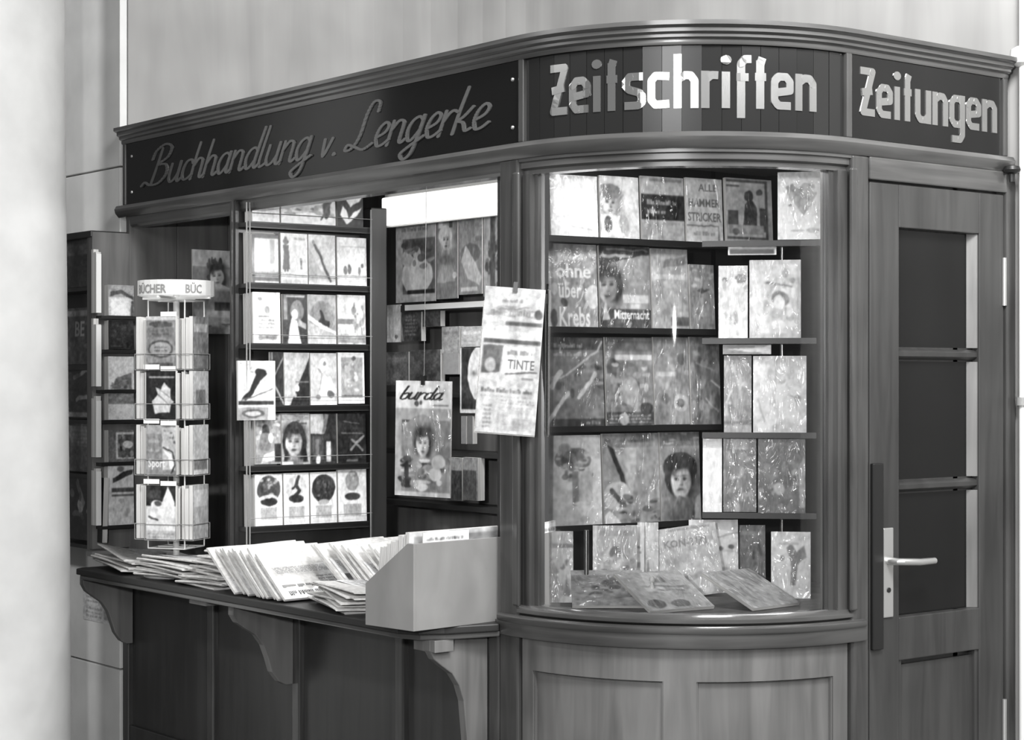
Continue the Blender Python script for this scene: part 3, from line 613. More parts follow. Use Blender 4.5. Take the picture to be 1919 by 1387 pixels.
STOCK = [
 ('M', 0.014, 2.084, 0.106, 0.183, 0.012, 'paperback', 'pale landscape paperback beside the snow scene, top row of the pocket book rack',
  [('bg', 0.86), ('m', 0, 0.3, 1, 0.6, 14, 0.5, 0.75, 1), ('r', 0, 0, 1, 0.12, 0.93), ('r', 0, 0.62, 1, 0.64, 0.55), ('b', 0.1, 0.8, 0.8, 0.9, 1, 0.35, 3)]),
 ('M', 0.124, 2.088, 0.216, 0.189, 0.012, 'magazine', 'wide pocket magazine with a snowy crowd scene, top row of the pocket book rack',
  [('bg', 0.84), ('m', 0, 0.12, 1, 0.6, 34, 0.42, 0.8, 2), ('p', [(0, 0), (1, 0), (1, 0.14), (0.5, 0.22), (0, 0.1)], 0.95), ('e', 0.82, 0.3, 0.07, 0.2, 0.25), ('e', 0.62, 0.42, 0.05, 0.07, 0.95), ('l', [(0.72, 0.1), (0.9, 0.45)], 0.03, 0.3)]),
 ('M', 0.346, 2.085, 0.106, 0.203, 0.012, 'paperback', 'black paperback with two white gulls, top row of the pocket book rack',
  [('bg', 0.13), ('p', [(0.1, 0.22), (0.35, 0.06), (0.75, 0.2), (0.95, 0.36), (0.6, 0.26), (0.42, 0.16), (0.35, 0.3), (0.22, 0.38)], 0.93), ('p', [(0.3, 0.5), (0.5, 0.36), (0.85, 0.46), (1, 0.56), (0.7, 0.54), (0.52, 0.5), (0.5, 0.64), (0.38, 0.7)], 0.9), ('b', 0.15, 0.85, 0.8, 0.93, 1, 0.8, 3)]),
 ('M', 0.014, 1.878, 0.104, 0.168, 0.012, 'paperback', 'paperback with a sailing mast scene in a dark frame, second row of the rack',
  [('bg', 0.22), ('r', 0.1, 0.14, 0.98, 0.92, 0.88), ('r', 0.1, 0.14, 0.98, 0.26, 0.55), ('l', [(0.15, 0.7), (0.6, 0.5)], 0.03, 0.55), ('r', 0.66, 0.26, 0.84, 0.9, 0.6), ('r', 0.62, 0.3, 0.95, 0.42, 0.8), ('r', 0.1, 0.02, 1, 0.07, 0.8), ('r', 0.1, 0.2, 0.98, 0.23, 0.3)]),
 ('M', 0.124, 1.879, 0.106, 0.176, 0.012, 'paperback', 'white paperback with a tall black figure, second row of the rack',
  [('bg', 0.9), ('g', 0.2, 0.26, 0.62, 0.2), ('e', 0.2, 0.85, 0.07, 0.09, 0.35), ('p', [(0.08, 0.3), (0.34, 0.3), (0.3, 0.66), (0.12, 0.66)], 0.2), ('g', 0.76, 0.3, 0.22, 0.35), ('l', [(0, 0.22), (1, 0.18)], 0.02, 0.45), ('r', 0, 0, 1, 0.1, 0.82), ('b', 0.5, 0.86, 0.95, 0.93, 1, 0.5, 3)]),
 ('M', 0.232, 1.881, 0.108, 0.174, 0.012, 'paperback', 'light grey paperback with a steep dark mountain line, second row of the rack',
  [('bg', 0.8), ('p', [(0, 0.1), (0, 0.75), (0.45, 0.3), (0.8, 0.1)], 0.7), ('l', [(0.25, 0.78), (0.45, 0.58), (0.6, 0.34), (0.8, 0.1)], 0.09, 0.28), ('e', 0.2, 0.84, 0.05, 0.04, 0.5), ('r', 0, 0.0, 1, 0.06, 0.88), ('l', [(0, 0.2), (1, 0.16)], 0.015, 0.45)]),
 ('M', 0.346, 1.877, 0.121, 0.174, 0.012, 'paperback', 'cream paperback with tiny dark walkers near the bottom, second row of the rack',
  [('bg', 0.89), ('r', 0.15, 0.8, 0.95, 0.82, 0.72), ('e', 0.28, 0.34, 0.07, 0.09, 0.4), ('e', 0.42, 0.36, 0.06, 0.1, 0.4), ('e', 0.74, 0.34, 0.05, 0.08, 0.45), ('e', 0.84, 0.44, 0.05, 0.05, 0.4), ('r', 0.02, 0.22, 0.98, 0.24, 0.5), ('r', 0.3, 0.12, 0.95, 0.14, 0.7)]),
 ('M', 0.018, 1.673, 0.106, 0.178, 0.012, 'paperback', 'white paperback with widely spaced text lines, third row of the rack',
  [('bg', 0.9), ('b', 0.2, 0.3, 0.8, 0.5, 3, 0.45, 5), ('e', 0.52, 0.66, 0.1, 0.08, 0.6), ('e', 0.28, 0.86, 0.08, 0.04, 0.55), ('r', 0.2, 0.1, 0.85, 0.2, 0.62), ('m', 0.2, 0.1, 0.85, 0.2, 8, 0.45, 0.6, 8), ('r', 0.2, 0.52, 0.6, 0.55, 0.5)]),
 ('M', 0.132, 1.673, 0.096, 0.174, 0.012, 'paperback', 'dark paperback with a woman in a pale gown, third row of the rack',
  [('bg', 0.17), ('p', [(0.2, 0), (0.75, 0), (0.62, 0.42), (0.55, 0.62), (0.42, 0.62), (0.3, 0.4)], 0.93), ('e', 0.6, 0.68, 0.28, 0.2, 0.5), ('e', 0.5, 0.6, 0.12, 0.1, 0.88), ('p', [(0.6, 0.4), (0.95, 0.3), (0.95, 0.42), (0.65, 0.52)], 0.72), ('r', 0.05, 0.5, 0.2, 0.98, 0.55), ('r', 0.15, 0.93, 0.9, 0.97, 0.75)]),
 ('M', 0.229, 1.676, 0.114, 0.172, 0.012, 'paperback', 'grey paperback with a black bird above a white slope, third row of the rack',
  [('bg', 0.66), ('e', 0.5, 0.55, 0.42, 0.32, 0.54), ('p', [(0.32, 0.38), (0.5, 0.3), (0.72, 0.3), (0.78, 0.46), (0.62, 0.5), (0.5, 0.68), (0.42, 0.7), (0.46, 0.55)], 0.16), ('p', [(0, 0.5), (0.45, 0.34), (0.98, 0.16), (1, 0.26), (0.55, 0.4), (0.02, 0.6)], 0.93), ('r', 0, 0, 1, 0.12, 0.82), ('p', [(0, 0.12), (1, 0.12), (1, 0.2), (0, 0.46)], 0.74)]),
 ('M', 0.348, 1.675, 0.115, 0.175, 0.012, 'paperback', 'light paperback with leafy sprigs down one side, third row of the rack',
  [('bg', 0.84), ('r', 0.0, 0.42, 0.62, 0.52, 0.45), ('m', 0.55, 0.05, 0.98, 0.8, 26, 0.45, 0.7, 4), ('r', 0, 0.05, 1, 0.2, 0.62), ('m', 0, 0.05, 1, 0.22, 10, 0.5, 0.7, 14)]),
 ('M', 0.085, 1.463, 0.051, 0.185, 0.012, 'paperback', 'black paperback crossed by two thin pale lines, fourth row of the rack',
  [('bg', 0.13), ('l', [(0, 0.55), (1, 0.05)], 0.12, 0.66), ('l', [(0, 0.4), (1, 0.9)], 0.1, 0.6), ('l', [(0.1, 0.6), (0.16, 1)], 0.1, 0.6)]),
 ('M', 0.138, 1.462, 0.100, 0.185, 0.012, 'paperback', 'grey paperback split by a tall black triangle, fourth row of the rack',
  [('bg', 0.73), ('p', [(0.2, 0), (1, 0), (1, 0.93)], 0.15), ('e', 0.5, 0.33, 0.09, 0.06, 0.96), ('e', 0.42, 0.2, 0.05, 0.04, 0.7), ('r', 0, 0, 0.2, 0.1, 0.8), ('r', 0.45, 0.44, 0.95, 0.47, 0.45)]),
 ('M', 0.240, 1.465, 0.106, 0.181, 0.012, 'paperback', 'pale paperback with a drawing of a man in white, fourth row of the rack',
  [('bg', 0.8), ('p', [(0.3, 0.1), (0.85, 0.1), (0.95, 0.3), (0.75, 0.55), (0.5, 0.55), (0.35, 0.4)], 0.95), ('e', 0.5, 0.78, 0.14, 0.13, 0.9), ('l', [(0.3, 0.7), (0.45, 0.6), (0.35, 0.3)], 0.03, 0.5), ('e', 0.55, 0.8, 0.06, 0.05, 0.5), ('e', 0.75, 0.22, 0.14, 0.07, 0.42), ('e', 0.3, 0.16, 0.1, 0.05, 0.5), ('r', 0, 0, 1, 0.1, 0.93)]),
 ('M', 0.350, 1.470, 0.108, 0.179, 0.012, 'paperback', 'white paperback with a grey framed panel of small figures, fourth row of the rack',
  [('bg', 0.94), ('r', 0.12, 0.12, 0.92, 0.9, 0.66), ('m', 0.16, 0.2, 0.88, 0.82, 30, 0.58, 0.88, 7), ('e', 0.6, 0.88, 0.09, 0.04, 0.35), ('r', 0.14, 0.14, 0.9, 0.17, 0.4)]),
 ('M', 0.028, 1.267, 0.098, 0.172, 0.012, 'paperback', 'paperback with an embracing couple under a blossoming tree, fifth row of the rack',
  [('bg', 0.6), ('m', 0, 0.5, 1, 1, 40, 0.35, 0.85, 9), ('e', 0.4, 0.62, 0.16, 0.16, 0.25), ('p', [(0.1, 0.3), (0.5, 0.25), (0.75, 0.6), (0.45, 0.62), (0.2, 0.6)], 0.5), ('e', 0.6, 0.52, 0.1, 0.1, 0.85), ('p', [(0.2, 0.02), (0.8, 0.08), (0.75, 0.26), (0.35, 0.2)], 0.9), ('r', 0.75, 0.05, 1, 0.4, 0.2)]),
 ('M', 0.128, 1.263, 0.110, 0.176, 0.012, 'paperback', 'paperback with portrait of a long-haired dark woman, fifth row of the rack',
  [('bg', 0.76), ('r', 0, 0.86, 1, 1, 0.62), ('m', 0.1, 0.84, 0.9, 0.98, 14, 0.35, 0.8, 3), ('e', 0.46, 0.42, 0.42, 0.42, 0.17), ('p', [(0.05, 0.05), (0.2, 0.5), (0.8, 0.5), (0.95, 0.05)], 0.17), ('f', 0.43, 0.42, 0.26, 0.72, 0.17), ('r', 0.2, 0, 0.75, 0.1, 0.5), ('r', 0.0, 0, 0.4, 0.07, 0.85), ('r', 0.65, 0.78, 0.9, 0.81, 0.3)]),
 ('M', 0.240, 1.260, 0.104, 0.176, 0.012, 'paperback', 'dark paperback with a lamplit tower street, fifth row of the rack',
  [('bg', 0.2), ('p', [(0, 0.6), (0.55, 0.6), (0.5, 1), (0, 1)], 0.72), ('p', [(0.55, 0.6), (0.7, 0.98), (0.55, 1), (0.45, 0.62)], 0.5), ('r', 0.08, 0.1, 0.5, 0.56, 0.3), ('r', 0.6, 0.06, 0.78, 0.45, 0.86), ('e', 0.3, 0.1, 0.1, 0.09, 0.9), ('r', 0.2, 0.2, 0.32, 0.5, 0.45)]),
 ('M', 0.348, 1.255, 0.117, 0.181, 0.012, 'paperback', 'near-black paperback with faint pale scribbles, fifth row of the rack',
  [('bg', 0.14), ('l', [(0.2, 0.85), (0.75, 0.8)], 0.03, 0.4), ('l', [(0.15, 0.62), (0.9, 0.6)], 0.03, 0.42), ('l', [(0.45, 0.3), (0.9, 0.55)], 0.08, 0.55), ('l', [(0.5, 0.5), (0.85, 0.28)], 0.07, 0.5), ('r', 0.3, 0.08, 0.7, 0.12, 0.4)]),
 ('M', 0.026, 1.057, 0.106, 0.176, 0.012, 'paperback', 'white paperback with a round scenic emblem, bottom row of the rack',
  [('bg', 0.93), ('e', 0.5, 0.7, 0.42, 0.26, 0.3), ('m', 0.2, 0.6, 0.8, 0.9, 26, 0.25, 0.7, 1), ('e', 0.5, 0.5, 0.36, 0.1, 0.85), ('e', 0.52, 0.46, 0.3, 0.08, 0.2), ('r', 0.2, 0.12, 0.8, 0.36, 0.72), ('b', 0.22, 0.14, 0.78, 0.36, 6, 0.6, 2), ('l', [(0, 0.13), (1, 0.13)], 0.02, 0.75)]),
 ('M', 0.136, 1.056, 0.100, 0.178, 0.012, 'paperback', 'white paperback with a dancing figure emblem, bottom row of the rack',
  [('bg', 0.93), ('e', 0.5, 0.7, 0.4, 0.25, 0.82), ('l', [(0.6, 0.92), (0.5, 0.76), (0.62, 0.66), (0.45, 0.56)], 0.12, 0.2), ('l', [(0.35, 0.7), (0.5, 0.76)], 0.08, 0.25), ('e', 0.5, 0.5, 0.28, 0.08, 0.2), ('r', 0.2, 0.12, 0.8, 0.36, 0.72), ('b', 0.22, 0.14, 0.78, 0.36, 6, 0.6, 2), ('l', [(0, 0.13), (1, 0.13)], 0.02, 0.75)]),
 ('M', 0.240, 1.055, 0.106, 0.179, 0.012, 'paperback', 'white paperback with a solid dark disc emblem, bottom row of the rack',
  [('bg', 0.93), ('e', 0.5, 0.68, 0.44, 0.27, 0.22), ('m', 0.25, 0.52, 0.75, 0.86, 18, 0.15, 0.45, 3), ('e', 0.5, 0.42, 0.2, 0.05, 0.7), ('r', 0.2, 0.12, 0.8, 0.36, 0.72), ('b', 0.22, 0.14, 0.78, 0.36, 6, 0.6, 2), ('l', [(0, 0.13), (1, 0.13)], 0.02, 0.75)]),
 ('M', 0.350, 1.053, 0.117, 0.187, 0.012, 'paperback', 'white paperback with a small grey oval portrait, bottom row of the rack',
  [('bg', 0.93), ('e', 0.5, 0.78, 0.24, 0.18, 0.6), ('m', 0.34, 0.66, 0.66, 0.92, 10, 0.4, 0.75, 5), ('e', 0.5, 0.5, 0.28, 0.07, 0.25), ('r', 0.2, 0.12, 0.8, 0.36, 0.72), ('b', 0.22, 0.14, 0.78, 0.36, 6, 0.6, 2), ('l', [(0, 0.13), (1, 0.13)], 0.02, 0.75)]),
 ('L', 0.026, 1.791, 0.106, 0.113, 0.035, 'paperback', 'pale paperback with a dark wave, top row of the wooden side board',
  [('bg', 0.8), ('r', 0, 0.6, 1, 1, 0.62), ('p', [(0.1, 0.62), (0.5, 0.72), (1, 0.5), (1, 0.62), (0.5, 0.84), (0.1, 0.76)], 0.3), ('p', [(0.85, 0), (1, 0), (1, 0.55), (0.88, 0.45)], 0.3), ('r', 0.1, 0, 0.8, 0.55, 0.9)]),
 ('L', 0.026, 1.666, 0.106, 0.107, 0.035, 'paperback', 'plain black paperback on the wooden side board',
  [('bg', 0.14), ('r', 0.1, 0.1, 0.5, 0.14, 0.3), ('r', 0.6, 0.5, 1, 0.85, 0.2)]),
 ('L', 0.026, 1.518, 0.106, 0.122, 0.035, 'paperback', 'white paperback with a dim photograph on the wooden side board',
  [('bg', 0.88), ('p', [(0.1, 0), (0.9, 0), (0.9, 0.5), (0.3, 0.35)], 0.45), ('m', 0.1, 0.02, 0.9, 0.4, 14, 0.3, 0.7, 5)]),
 ('L', 0.026, 1.406, 0.106, 0.107, 0.035, 'paperback', 'two-tone paperback, grey over white, on the wooden side board',
  [('bg', 0.9), ('r', 0, 0.55, 1, 1, 0.5), ('m', 0, 0.55, 1, 1, 16, 0.4, 0.65, 2)]),
 ('L', 0.026, 1.250, 0.106, 0.118, 0.035, 'paperback', 'paperback with a boxed street photograph on the wooden side board',
  [('bg', 0.45), ('r', 0.3, 0.1, 1, 0.92, 0.85), ('r', 0.38, 0.15, 1, 0.85, 0.4), ('m', 0.38, 0.15, 0.98, 0.85, 18, 0.2, 0.75, 6), ('e', 0.75, 0.55, 0.2, 0.12, 0.9)]),
 ('L', 0.026, 1.017, 0.106, 0.221, 0.035, 'paperback', 'tall white paperback with dark diagonal stripes on the wooden side board',
  [('bg', 0.86), ('p', [(0.2, 0.7), (0.95, 0.84), (1, 0.92), (0.6, 0.88), (0.2, 0.78)], 0.25), ('r', 0.15, 0.55, 1, 0.62, 0.35), ('r', 0.15, 0.48, 1, 0.51, 0.4), ('m', 0.15, 0.05, 1, 0.42, 16, 0.72, 0.95, 3), ('e', 0.5, 0.93, 0.14, 0.05, 0.5)]),
 ('L', 0.378, 1.730, 0.188, 0.321, 0.006, 'magazine', 'large magazine with a curly-haired woman on the wooden side board',
  [('bg', 0.66), ('r', 0, 0.8, 0.95, 1, 0.88), ('m', 0.3, 0.55, 0.75, 0.95, 20, 0.2, 0.45, 4), ('f', 0.56, 0.68, 0.13, 0.8, 0.22), ('p', [(0.3, 0.2), (0.9, 0.2), (0.85, 0.55), (0.6, 0.6), (0.4, 0.5)], 0.75), ('r', 0.5, 0.28, 0.9, 0.38, 0.3), ('m', 0, 0.02, 1, 0.2, 14, 0.3, 0.75, 8)]),
 ('S', 0.248, 1.612, 0.280, 0.212, 0.02, 'book', 'dark book with large pale letters in the showcase against the pier',
  [('bg', 0.25), ('t', 'BE', 0.35, 0.5, 0.26, 0.62), ('r', 0, 0.85, 1, 0.95, 0.45), ('m', 0, 0, 1, 0.4, 10, 0.15, 0.35, 2)]),
 ('S', 0.248, 1.414, 0.280, 0.188, 0.02, 'book', 'dark picture book with pale slanting streaks in the showcase',
  [('bg', 0.17), ('l', [(0.3, 0.8), (0.95, 0.98)], 0.05, 0.5), ('l', [(0.4, 0.35), (0.95, 0.45)], 0.06, 0.55), ('r', 0, 0, 1, 0.1, 0.5)]),
 ('S', 0.248, 1.210, 0.280, 0.188, 0.02, 'book', 'mid grey book with a ribbed title band in the showcase',
  [('bg', 0.32), ('r', 0.2, 0.5, 0.95, 0.9, 0.42), ('b', 0.25, 0.55, 0.9, 0.85, 4, 0.55, 7)]),
 ('S', 0.248, 0.955, 0.332, 0.239, 0.02, 'book', 'black picture book with grey splashes in the showcase',
  [('bg', 0.11), ('l', [(0.35, 0.9), (0.5, 0.6), (0.4, 0.4)], 0.08, 0.5), ('e', 0.42, 0.52, 0.06, 0.1, 0.7), ('l', [(0.8, 0.8), (0.6, 0.45)], 0.06, 0.45), ('m', 0.2, 0.3, 0.9, 0.9, 8, 0.2, 0.4, 9)]),
 ('I', -0.059, 1.836, 0.246, 0.294, 0.004, 'magazine', 'magazine with children at play hanging inside the kiosk',
  [('bg', 0.72), ('r', 0.18, 0.1, 1, 0.78, 0.42), ('e', 0.55, 0.32, 0.38, 0.25, 0.85), ('e', 0.3, 0.55, 0.16, 0.1, 0.75), ('e', 0.6, 0.64, 0.2, 0.12, 0.35), ('e', 0.55, 0.6, 0.1, 0.08, 0.8), ('m', 0.2, 0.4, 0.95, 0.75, 20, 0.3, 0.65, 3), ('r', 0.3, 0.1, 0.98, 0.15, 0.15), ('b', 0.15, 0.86, 0.8, 0.94, 1, 0.45, 3)]),
 ('I', 0.193, 1.841, 0.127, 0.295, 0.004, 'magazine', 'magazine with a fair-haired woman hanging inside the kiosk',
  [('bg', 0.55), ('p', [(0.05, 0.2), (0.9, 0.2), (0.6, 0.6), (0.25, 0.6)], 0.7), ('e', 0.42, 0.76, 0.32, 0.12, 0.9), ('f', 0.45, 0.7, 0.12, 0.8, 0.88), ('r', 0.1, 0.85, 0.3, 1, 0.9), ('r', 0.6, 0.85, 0.75, 1, 0.3), ('e', 0.85, 0.28, 0.1, 0.04, 0.9)]),
 ('I', 0.326, 1.852, 0.135, 0.287, 0.004, 'magazine', 'grey magazine with a seated figure hanging inside the kiosk',
  [('bg', 0.6), ('e', 0.5, 0.5, 0.4, 0.12, 0.45), ('p', [(0.1, 0.4), (0.4, 0.2), (0.9, 0.1), (1, 0.2), (0.6, 0.45), (0.3, 0.6)], 0.8), ('m', 0, 0.6, 1, 0.98, 14, 0.5, 0.72, 6), ('r', 0.1, 0.04, 0.8, 0.09, 0.85)]),
 ('I', 0.468, 1.841, 0.131, 0.302, 0.004, 'magazine', 'magazine with dark foliage hanging beside the lamp end inside the kiosk',
  [('bg', 0.66), ('m', 0.1, 0.1, 0.9, 0.6, 30, 0.2, 0.5, 3), ('r', 0.3, 0.1, 0.5, 1, 0.3), ('e', 0.75, 0.9, 0.2, 0.06, 0.95)]),
 ('I', -0.117, 1.692, 0.089, 0.138, 0.004, 'card', 'narrow white price card under the hanging magazines',
  [('bg', 0.8), ('e', 0.7, 0.15, 0.12, 0.05, 0.4), ('r', 0.15, 0.1, 0.25, 0.95, 0.7)]),
 ('I', -0.025, 1.694, 0.127, 0.128, 0.02, 'book', 'dark book with a pyramid of pale text under the hanging magazines',
  [('bg', 0.24), ('b', 0.2, 0.15, 0.8, 0.75, 6, 0.5, 4), ('p', [(0.0, 0), (0.15, 0), (0, 0.6)], 0.5), ('p', [(0.6, 1), (1, 0.2), (1, 1)], 0.35)]),
 ('I', 0.109, 1.745, 0.110, 0.073, 0.02, 'book', 'slate-coloured book under the hanging magazines',
  [('bg', 0.3), ('r', 0.1, 0.8, 0.9, 0.84, 0.4)]),
 ('I', 0.225, 1.648, 0.107, 0.094, 0.02, 'book', 'pale grey book half behind the hanging newspaper inside the kiosk',
  [('bg', 0.62), ('r', 0.1, 0.7, 0.9, 0.8, 0.5), ('m', 0, 0, 1, 0.6, 8, 0.55, 0.7, 2)]),
 ('I', 0.339, 1.669, 0.126, 0.071, 0.02, 'book', 'light book with a blurred title behind the hanging newspaper',
  [('bg', 0.72), ('r', 0.1, 0.6, 0.9, 0.75, 0.85), ('m', 0.1, 0.1, 0.9, 0.5, 8, 0.6, 0.8, 4)]),
 ('I', -0.127, 1.534, 0.150, 0.122, 0.02, 'book', 'dim grey book standing behind the fashion magazine',
  [('bg', 0.36), ('r', 0.08, 0.1, 0.92, 0.9, 0.4), ('r', 0.1, 0.78, 0.9, 0.82, 0.48)]),
 ('I', 0.029, 1.535, 0.190, 0.127, 0.02, 'book', 'dim brownish book standing beside the grey one behind the fashion magazine',
  [('bg', 0.33), ('m', 0.1, 0.1, 0.9, 0.9, 8, 0.3, 0.38, 3)]),
 ('I', 0.235, 1.573, 0.092, 0.098, 0.006, 'card', 'pale tapered card hanging behind the newspaper',
  [('bg', 0.6)]),
 ('I', 0.333, 1.437, 0.153, 0.229, 0.006, 'picture', 'white-edged portrait card of a pale face behind the hanging newspaper',
  [('bg', 0.9), ('r', 0.06, 0.06, 1, 1, 0.2), ('e', 0.75, 0.6, 0.45, 0.42, 0.88), ('p', [(0.45, 0.3), (1, 0.1), (1, 0.4)], 0.85), ('s', 0.55, 0.6, 0.12, 0.04, 0.45), ('s', 0.95, 0.62, 0.08, 0.04, 0.45), ('s', 0.76, 0.4, 0.06, 0.06, 0.6), ('s', 0.8, 0.29, 0.14, 0.03, 0.45)]),
 ('I', 0.339, 1.329, 0.031, 0.097, 0.02, 'book', 'narrow pale-spined book low inside the kiosk',
  [('bg', 0.55)]),
 ('I', 0.376, 1.330, 0.031, 0.097, 0.02, 'book', 'narrow grey-spined book low inside the kiosk',
  [('bg', 0.45)]),
 ('I', 0.245, 1.128, 0.101, 0.151, 0.03, 'book', 'light-topped dark book standing on the inner counter',
  [('bg', 0.26), ('r', 0, 0.7, 1, 1, 0.62)]),
 ('I', 0.351, 1.133, 0.086, 0.149, 0.03, 'book', 'blue-grey book standing on the inner counter beside a light-topped one',
  [('bg', 0.32), ('r', 0, 0.7, 1, 1, 0.58), ('r', 0.9, 0, 1, 0.75, 0.6)]),
 ('V', 0.035, 1.959, 0.163, 0.180, 0.008, 'book', 'glossy white cellophane-wrapped book, top shelf of the curved window',
  [('bg', 0.92), ('l', [(0.2, 0.35), (0.4, 0.2), (0.9, 0.15)], 0.02, 0.75), ('m', 0.1, 0.1, 0.9, 0.9, 12, 0.84, 0.97, 3)]),
 ('V', 0.204, 1.960, 0.138, 0.184, 0.008, 'book', 'light book with a sketched man in a hat, top shelf of the curved window',
  [('bg', 0.87), ('f', 0.26, 0.56, 0.2, 0.82, 0.6), ('e', 0.24, 0.75, 0.32, 0.12, 0.5), ('p', [(0.05, 0.05), (0.6, 0.05), (0.55, 0.35), (0.3, 0.4), (0.05, 0.38)], 0.92), ('e', 0.2, 0.24, 0.1, 0.12, 0.35), ('e', 0.6, 0.25, 0.12, 0.15, 0.72), ('l', [(0.45, 0.6), (0.6, 0.7)], 0.05, 0.6)]),
 ('V', 0.349, 1.958, 0.155, 0.193, 0.008, 'book', 'grey book with a black title band, top shelf of the curved window',
  [('bg', 0.68), ('r', 0, 0.34, 1, 0.72, 0.17), ('b', 0.14, 0.55, 0.85, 0.66, 1, 0.75, 3), ('b', 0.16, 0.41, 0.6, 0.52, 1, 0.7, 5), ('r', 0.2, 0.92, 0.95, 0.96, 0.5), ('r', 0, 0.05, 1, 0.3, 0.64)]),
 ('V', 0.510, 1.961, 0.136, 0.194, 0.008, 'book', 'light grey book with spaced capital lettering, top shelf of the curved window',
  [('bg', 0.8), ('t', 'ALLE', 0.35, 0.8, 0.11, 0.45, 0.5), ('t', 'HAMMER', 0.08, 0.56, 0.12, 0.42, 0.84), ('t', 'STRICKER', 0.05, 0.34, 0.13, 0.42, 0.9), ('l', [(0, 0.27), (0.86, 0.27), (0.88, 0.04)], 0.03, 0.45), ('b', 0.2, 0.1, 0.8, 0.2, 1, 0.45, 7)]),
 ('V', 0.658, 1.967, 0.177, 0.196, 0.012, 'book', 'book with a seated man in a grey picture frame, top shelf of the curved window',
  [('bg', 0.74), ('r', 0.02, 0.06, 0.9, 0.97, 0.36), ('r', 0.02, 0.1, 0.84, 0.93, 0.78), ('e', 0.5, 0.72, 0.09, 0.09, 0.32), ('p', [(0.35, 0.25), (0.66, 0.25), (0.68, 0.55), (0.55, 0.68), (0.42, 0.6)], 0.3), ('r', 0.04, 0.28, 0.26, 0.5, 0.34), ('r', 0.72, 0.18, 0.84, 0.55, 0.36), ('r', 0.06, 0.14, 0.8, 0.28, 0.65), ('e', 0.2, 0.18, 0.07, 0.05, 0.4), ('e', 0.72, 0.8, 0.07, 0.05, 0.4), ('r', 0.02, 0.86, 0.3, 0.89, 0.35)]),
 ('V', 0.009, 1.695, 0.189, 0.247, 0.008, 'magazine', 'light magazine with tall pale lettering, second shelf of the curved window',
  [('bg', 0.6), ('p', [(0.06, 0), (0.16, 0), (0.14, 1), (0.08, 1)], 0.95), ('m', 0.2, 0.4, 1, 1, 24, 0.5, 0.82, 6), ('b', 0.3, 0.79, 0.85, 0.9, 1, 0.8, 4), ('t', 'ohne', 0.26, 0.61, 0.16, 0.85, 0.62), ('t', 'über', 0.3, 0.38, 0.18, 0.86, 0.4), ('t', 'Krebs', 0.3, 0.05, 0.22, 0.9, 0.55), ('e', 0.2, 0.14, 0.06, 0.1, 0.25), ('e', 0.4, 0.32, 0.06, 0.05, 0.25), ('e', 0.9, 0.4, 0.12, 0.14, 0.85)]),
 ('V', 0.204, 1.702, 0.179, 0.240, 0.008, 'magazine', 'magazine titled Mitternacht with a dark-haired face, second shelf of the curved window',
  [('bg', 0.62), ('p', [(0, 0.75), (0.6, 0.85), (1, 0.9), (1, 1), (0, 1)], 0.28), ('l', [(0.05, 0.88), (0.6, 0.87)], 0.05, 0.7), ('l', [(0.15, 0.95), (0.95, 0.95)], 0.03, 0.55), ('r', 0, 0, 1, 0.24, 0.28), ('e', 0.24, 0.54, 0.22, 0.22, 0.28), ('f', 0.15, 0.5, 0.2, 0.62, 0.26), ('r', 0, 0, 1, 0.24, 0.3), ('p', [(0.05, 0.1), (0.12, 0.36), (0.2, 0.1)], 0.7), ('r', 0.45, 0.31, 0.95, 0.41, 0.82), ('t', 'Mitternacht', 0.28, 0.12, 0.11, 0.88, 0.68), ('r', 0.6, 0.25, 0.78, 0.3, 0.78)]),
 ('V', 0.387, 1.701, 0.133, 0.239, 0.008, 'magazine', 'pale grey magazine with blurred heading, second shelf of the curved window',
  [('bg', 0.68), ('p', [(0.3, 0.75), (1, 0.82), (1, 0.92), (0.4, 0.86)], 0.5), ('m', 0, 0.1, 1, 0.7, 22, 0.6, 0.82, 9), ('r', 0.1, 0.62, 0.9, 0.68, 0.82), ('r', 0.5, 0.05, 1, 0.16, 0.42)]),
 ('V', 0.524, 1.700, 0.092, 0.197, 0.008, 'magazine', 'grey magazine with a winged emblem, second shelf of the curved window',
  [('bg', 0.6), ('p', [(0.3, 0.6), (0.5, 0.55), (0.8, 0.62), (0.55, 0.66)], 0.35), ('r', 0.42, 0.2, 0.52, 0.5, 0.75), ('m', 0.05, 0.65, 0.95, 0.98, 14, 0.6, 0.85, 3), ('m', 0.05, 0.05, 0.95, 0.4, 10, 0.45, 0.6, 4)]),
 ('V', 0.009, 1.410, 0.211, 0.265, 0.008, 'magazine', 'dark illustrated magazine in crinkled cellophane, third shelf of the curved window',
  [('bg', 0.5), ('r', 0, 0.86, 1, 1, 0.32), ('b', 0.2, 0.87, 0.7, 0.94, 1, 0.85, 3), ('b', 0.2, 0.78, 0.75, 0.85, 1, 0.8, 6), ('m', 0.1, 0.3, 1, 0.7, 26, 0.3, 0.62, 11), ('r', 0.15, 0, 1, 0.12, 0.25), ('l', [(0.05, 0.05), (0.4, 0.4)], 0.06, 0.85), ('l', [(0.15, 0.45), (0.3, 0.62)], 0.07, 0.85), ('l', [(0.6, 0.35), (0.85, 0.6)], 0.06, 0.8), ('l', [(0.3, 0.55), (0.9, 0.85), (0.97, 0.95)], 0.03, 0.75), ('b', 0.7, 0.05, 0.95, 0.11, 1, 0.72, 2)]),
 ('V', 0.226, 1.418, 0.167, 0.259, 0.008, 'magazine', 'magazine with a dark title strip under dancers, third shelf of the curved window',
